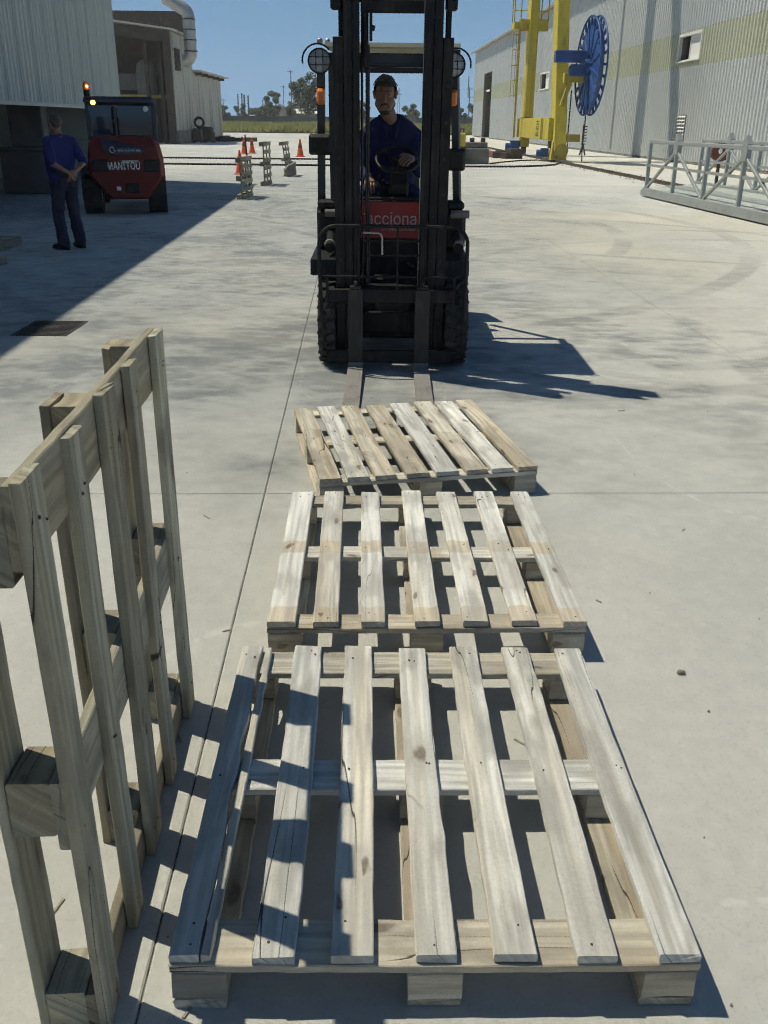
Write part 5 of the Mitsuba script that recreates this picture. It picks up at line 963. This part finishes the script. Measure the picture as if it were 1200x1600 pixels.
# ------------------------------------------------------------------ grey footbridge section
BR = thing('footbridge_section', 'galvanised grey footbridge section with braced railings lying on the yard at right', 'footbridge')
A0, AD = np.array([6.69, 24.85, 0]), np.array([0.067, -1.0, 0])
B0 = np.array([9.07, 28.15, 0])
AD = AD / np.linalg.norm(AD)
def side(o, n=9, sp=1.88):
    P = lambda s, z: o + AD * s + np.array([0, 0, z])
    Ltot = sp * n
    part(BR, 'bottom_beam', bar(P(-0.15, 0.13), P(Ltot, 0.13), 0.10, 0.20, 0.01), 'galvanised')
    part(BR, 'top_rail', bar(P(-0.02, 1.33), P(Ltot, 1.33), 0.085, 0.085, 0.012), 'galvanised')
    part(BR, 'mid_rail', bar(P(0, 0.78), P(Ltot, 0.78), 0.05, 0.06), 'galvanised')
    for k in range(n + 1):
        part(BR, 'post', bar(P(sp * k, 0.23), P(sp * k, 1.285), 0.085, 0.085, 0.01), 'galvanised')
        if k % 2 == 1:
            g = hull([P(sp * k - 0.13, 1.08) + (0.05, 0, 0), P(sp * k + 0.13, 1.08) + (0.05, 0, 0), P(sp * k - 0.13, 1.40) + (0.05, 0, 0), P(sp * k + 0.13, 1.40) + (0.05, 0, 0), P(sp * k, 1.55) + (0.05, 0, 0), P(sp * k - 0.13, 1.08) - (0.05, 0, 0), P(sp * k + 0.13, 1.08) - (0.05, 0, 0), P(sp * k - 0.13, 1.40) - (0.05, 0, 0), P(sp * k + 0.13, 1.40) - (0.05, 0, 0), P(sp * k, 1.55) - (0.05, 0, 0)])
            part(BR, 'gusset_plate', g, 'galvanised')
            for d in (-1, 1): part(BR, 'diagonal_brace', bar(P(sp * k + d * 0.10, 1.12), P(sp * (k + d) - d * 0.06, 0.24), 0.065, 0.065, 0.008), 'galvanised')
side(A0); side(B0, 10)
for k in range(9):
    s0, s1 = 1.88 * k + 0.01, 1.88 * (k + 1) - 0.01
    q = [A0 + AD * s0 + (0.06, 0, 0), A0 + AD * s1 + (0.06, 0, 0), B0 + AD * s1 - (0.06, 0, 0), B0 + AD * s0 - (0.06, 0, 0)]
    part(BR, 'floor_plate', hull([p + np.array([0, 0, z]) for p in q for z in (0.14, 0.165)]), 'deck_plate')
    m0, m1 = (A0 + AD * s0) * 0.5 + (B0 + AD * s0) * 0.5, (A0 + AD * s1) * 0.5 + (B0 + AD * s1) * 0.5
    part(BR, 'floor_rib', bar(m0 + (0, 0, 0.18), m1 + (0, 0, 0.18), 0.5, 0.028), 'galvanised')
part(BR, 'end_lug', bar(A0 - AD * 0.3 + (0, 0, 0.1), A0 - AD * 0.1 + (0, 0, 0.1), 0.07, 0.14), 'galvanised')
dr_m = tr(lathe([(0, -0.35), (0.27, -0.35), (0.29, 0), (0.27, 0.35), (0, 0.35)], 'z', 20), trans(11.3, 34.5, 0.9))
FE = thing('hose_reel_post', 'rusty red hose drum on a short post behind the footbridge section', 'hose reel')
part(FE, 'drum', tr(lathe([(0.1, -0.12), (0.30, -0.12), (0.30, 0.12), (0.1, 0.12), (0.1, -0.12)], 'y', 20), trans(10.3, 30.2, 1.0)), 'rust', 30)
part(FE, 'post', box(10.26, 10.34, 30.16, 30.24, 0, 0.9), 'scrap_dark')

# ------------------------------------------------------------------ block, hook weight, scrap, cables
CB = thing('concrete_ballast', 'grey concrete ballast block with steel fittings on top, right of the forklift', 'block')
part(CB, 'block', box(3.3, 4.62, 44.4, 45.6, 0.0, 0.62, 0.03), 'concrete_block')
part(CB, 'frame', cat_([box(3.2, 4.7, 44.35, 44.5, 0.625, 0.68), box(3.2, 4.7, 45.5, 45.65, 0.625, 0.68)]), 'bare_steel')
part(CB, 'upper_block', box(3.5, 4.55, 44.55, 45.5, 0.685, 0.92, 0.03), 'concrete_block')
for x in (3.75, 4.25): part(CB, 'lug', box(x, x + 0.2, 44.7, 44.9, 0.921, 1.1, 0.02), 'scrap_dark')
YW = thing('lifting_weight', 'yellow lifting weight with a dark shackle on top, beside the forklift', 'weight')
part(YW, 'body', box(3.13, 3.49, 43.9, 44.3, 0.73, 1.32, 0.06), 'crane_yellow')
sk = trimesh.creation.torus(0.085, 0.028, 18, 8); sk.apply_transform(trans(3.32, 44.1, 1.40) @ rotm((1, 0, 0), 90)); part(YW, 'shackle', sk, 'scrap_dark', True)
part(YW, 'stand', box(3.1, 3.52, 43.9, 44.3, 0, 0.728, 0.02), 'scrap_dark')
sc = rnd_boxes(14, 6.0, 6.9, 51.5, 53.5, 0.5, 5, 0.2, 0.7)
solo('scrap_pile', cat_(sc), 'scrap_dark', 'dark scrap metal pile on the ground left of the yellow crane', 'scrap')
for i in range(4): solo('steel_section', bar((4.9 + 0.28 * i, 58 + i, 0.15), (6.0 + 0.2 * i, 52.5, 0.15), 0.2, 0.16), 'rust', ('rusty red steel section in the bundle before the warehouse door, leftmost', 'rusty red steel section in the bundle, second from left', 'rusty red steel section in the bundle, third from left', 'rusty red steel section in the bundle, nearest the crane')[i], 'steel section')
solo('power_cable', tube([(-12, 46.9, 0.035), (-8, 47.0, 0.035), (-3, 47.2, 0.035), (1.5, 47.3, 0.035), (3.2, 47.6, 0.035)], 0.042, 7), 'hose_black', 'black cable lying straight across the yard, farther of two', 'cable', smooth=True)
solo('power_cable', tube(np.vstack([[(-11, 40.2, 0.035), (-6, 40.4, 0.035), (-1, 40.6, 0.035), (3.3, 40.85, 0.035), (5.2, 41.2, 0.035), (6.6, 42.2, 0.035), (7.5, 43.6, 0.035), (8.0, 45.4, 0.035), (8.5, 46.8, 0.035)]]), 0.042, 7), 'hose_black', 'black cable lying across the yard and curving up to the yellow crane, nearer of two', 'cable', smooth=True)
solo('power_cable', tube([(4.7, 44.5, 0.03), (5.6, 46.5, 0.03), (6.6, 48.5, 0.03), (7.6, 49.2, 0.03), (8.2, 47.6, 0.03)], 0.03, 7), 'hose_black', 'short black cable looping between the ballast block and the crane foot', 'cable', smooth=True)

# ------------------------------------------------------------------ cones
def cone(x, y, label, s=1.0):
    k = thing('traffic_cone', label, 'cone', 'orange cones around the upright pallets')
    part(k, 'body', tr(lathe([(0.165 * s, 0.04), (0.15 * s, 0.06), (0.025 * s, 0.74 * s), (0.0, 0.75 * s)], n=20), trans(x, y, 0)), 'cone_orange', 35)
    part(k, 'base', box(x - 0.19 * s, x + 0.19 * s, y - 0.19 * s, y + 0.19 * s, 0, 0.039, 0.01), 'cone_orange')
    part(k, 'sleeve', tr(lathe([(0.098 * s, 0.37 * s), (0.062 * s, 0.56 * s)], n=20), trans(x, y, 0.004)), 'rust', 35)
cone(-5.12, 33.5, 'orange cone right behind the nearest upright pallet', 1.05)
cone(-7.98, 54.0, 'orange cone standing in the sun between the other two on the left', 1.15)
cone(-7.75, 55.5, 'orange cone farthest left of the middle upright pallet, touching its outline', 1.15)
cone(-4.60, 51.0, 'orange cone alone in the sun beside the forklift mirror', 1.18)

# ------------------------------------------------------------------ drain grate, litter
DG = thing('drain_grate', 'dark square drain grate in the ground at the shadow edge', 'drain')
gm = flatM(-3.20, 7.76, 0.0)
part(DG, 'pit_shade_plate', tr(box(0.0, 0.42, 0, 0.56, -0.02, 0.002), gm), 'hose_black')  # flat black plate, its colour stands in for the dark below the slats
part(DG, 'frame', tr(cat_([box(-0.03, 0.45, -0.03, 0.0, -0.02, 0.006), box(-0.03, 0.45, 0.56, 0.59, -0.02, 0.006), box(-0.03, 0.0, 0.0, 0.56, -0.02, 0.006), box(0.42, 0.45, 0.0, 0.56, -0.02, 0.006)]), gm), 'rubber')
for q in range(11): part(DG, 'slat', tr(box(0.0, 0.42, 0.02 + 0.05 * q, 0.045 + 0.05 * q, 0.0025, 0.006), gm), 'rubber')
r = np.random.default_rng(33)
peb = []
for _ in range(90):
    y = 0.6 + 9 * r.random() ** 1.5; x = r.uniform(-0.75, 0.75) * (y + 0.6)
    s = r.uniform(0.002, 0.0048); b = trimesh.creation.icosphere(1, s); b.vertices *= r.uniform(0.6, 1.3, 3); b.apply_translation((x, y, s * 0.5)); peb.append(b)
for (x, y, s) in ((1.02, 2.62, 0.012), (-0.72, 1.86, 0.008)):
    b = trimesh.creation.icosphere(2, s); b.vertices *= np.array([1.3, 0.9, 0.8]); b.vertices += (meshkit.noise(b.vertices * 90)[:, None] - 0.5) * s * 0.5; b.apply_translation((x, y, s * 0.55)); peb.append(b)
solo('gravel', cat_(peb), 'stone', 'tiny loose stones scattered over the near concrete', 'gravel', kind='stuff')
chips = []
for _ in range(70):
    y = 1.2 + 12 * r.random() ** 1.3; x = r.uniform(-0.55, 0.75) * (y + 0.6); a = r.uniform(0, 180); L_ = r.uniform(0.012, 0.05)
    chips.append(tr(box(-L_ / 2, L_ / 2, -0.003, 0.003, 0.0008, 0.004), trans(x, y, 0) @ rotm((0, 0, 1), a)))
solo('litter', cat_(chips), 'wood_dark', 'small wood splinters scattered over the concrete', 'litter', kind='stuff')
for k_ in [k for k, v in list(scene.items()) if isinstance(v, dict) and v.get('type') == 'ply' and '__' not in k and k not in labels]: labels[k_] = {'kind': 'thing'}

# ------------------------------------------------------------------ summer haze over the whole place
scene['air'] = {'type': 'homogeneous', 'albedo': {'type': 'rgb', 'value': [0.94, 0.955, 0.965]}, 'sigma_t': 0.00042}
scene['haze'] = {'type': 'cube', 'to_world': T().translate([0, 290, 14.4]).scale([430, 360, 16.0]), 'bsdf': {'type': 'null'}, 'interior': {'type': 'ref', 'id': 'air'}}
labels['haze'] = {'label': 'thin pale summer haze over the distance', 'category': 'haze', 'kind': 'stuff'}
scene['camera']['medium'] = {'type': 'ref', 'id': 'air'}
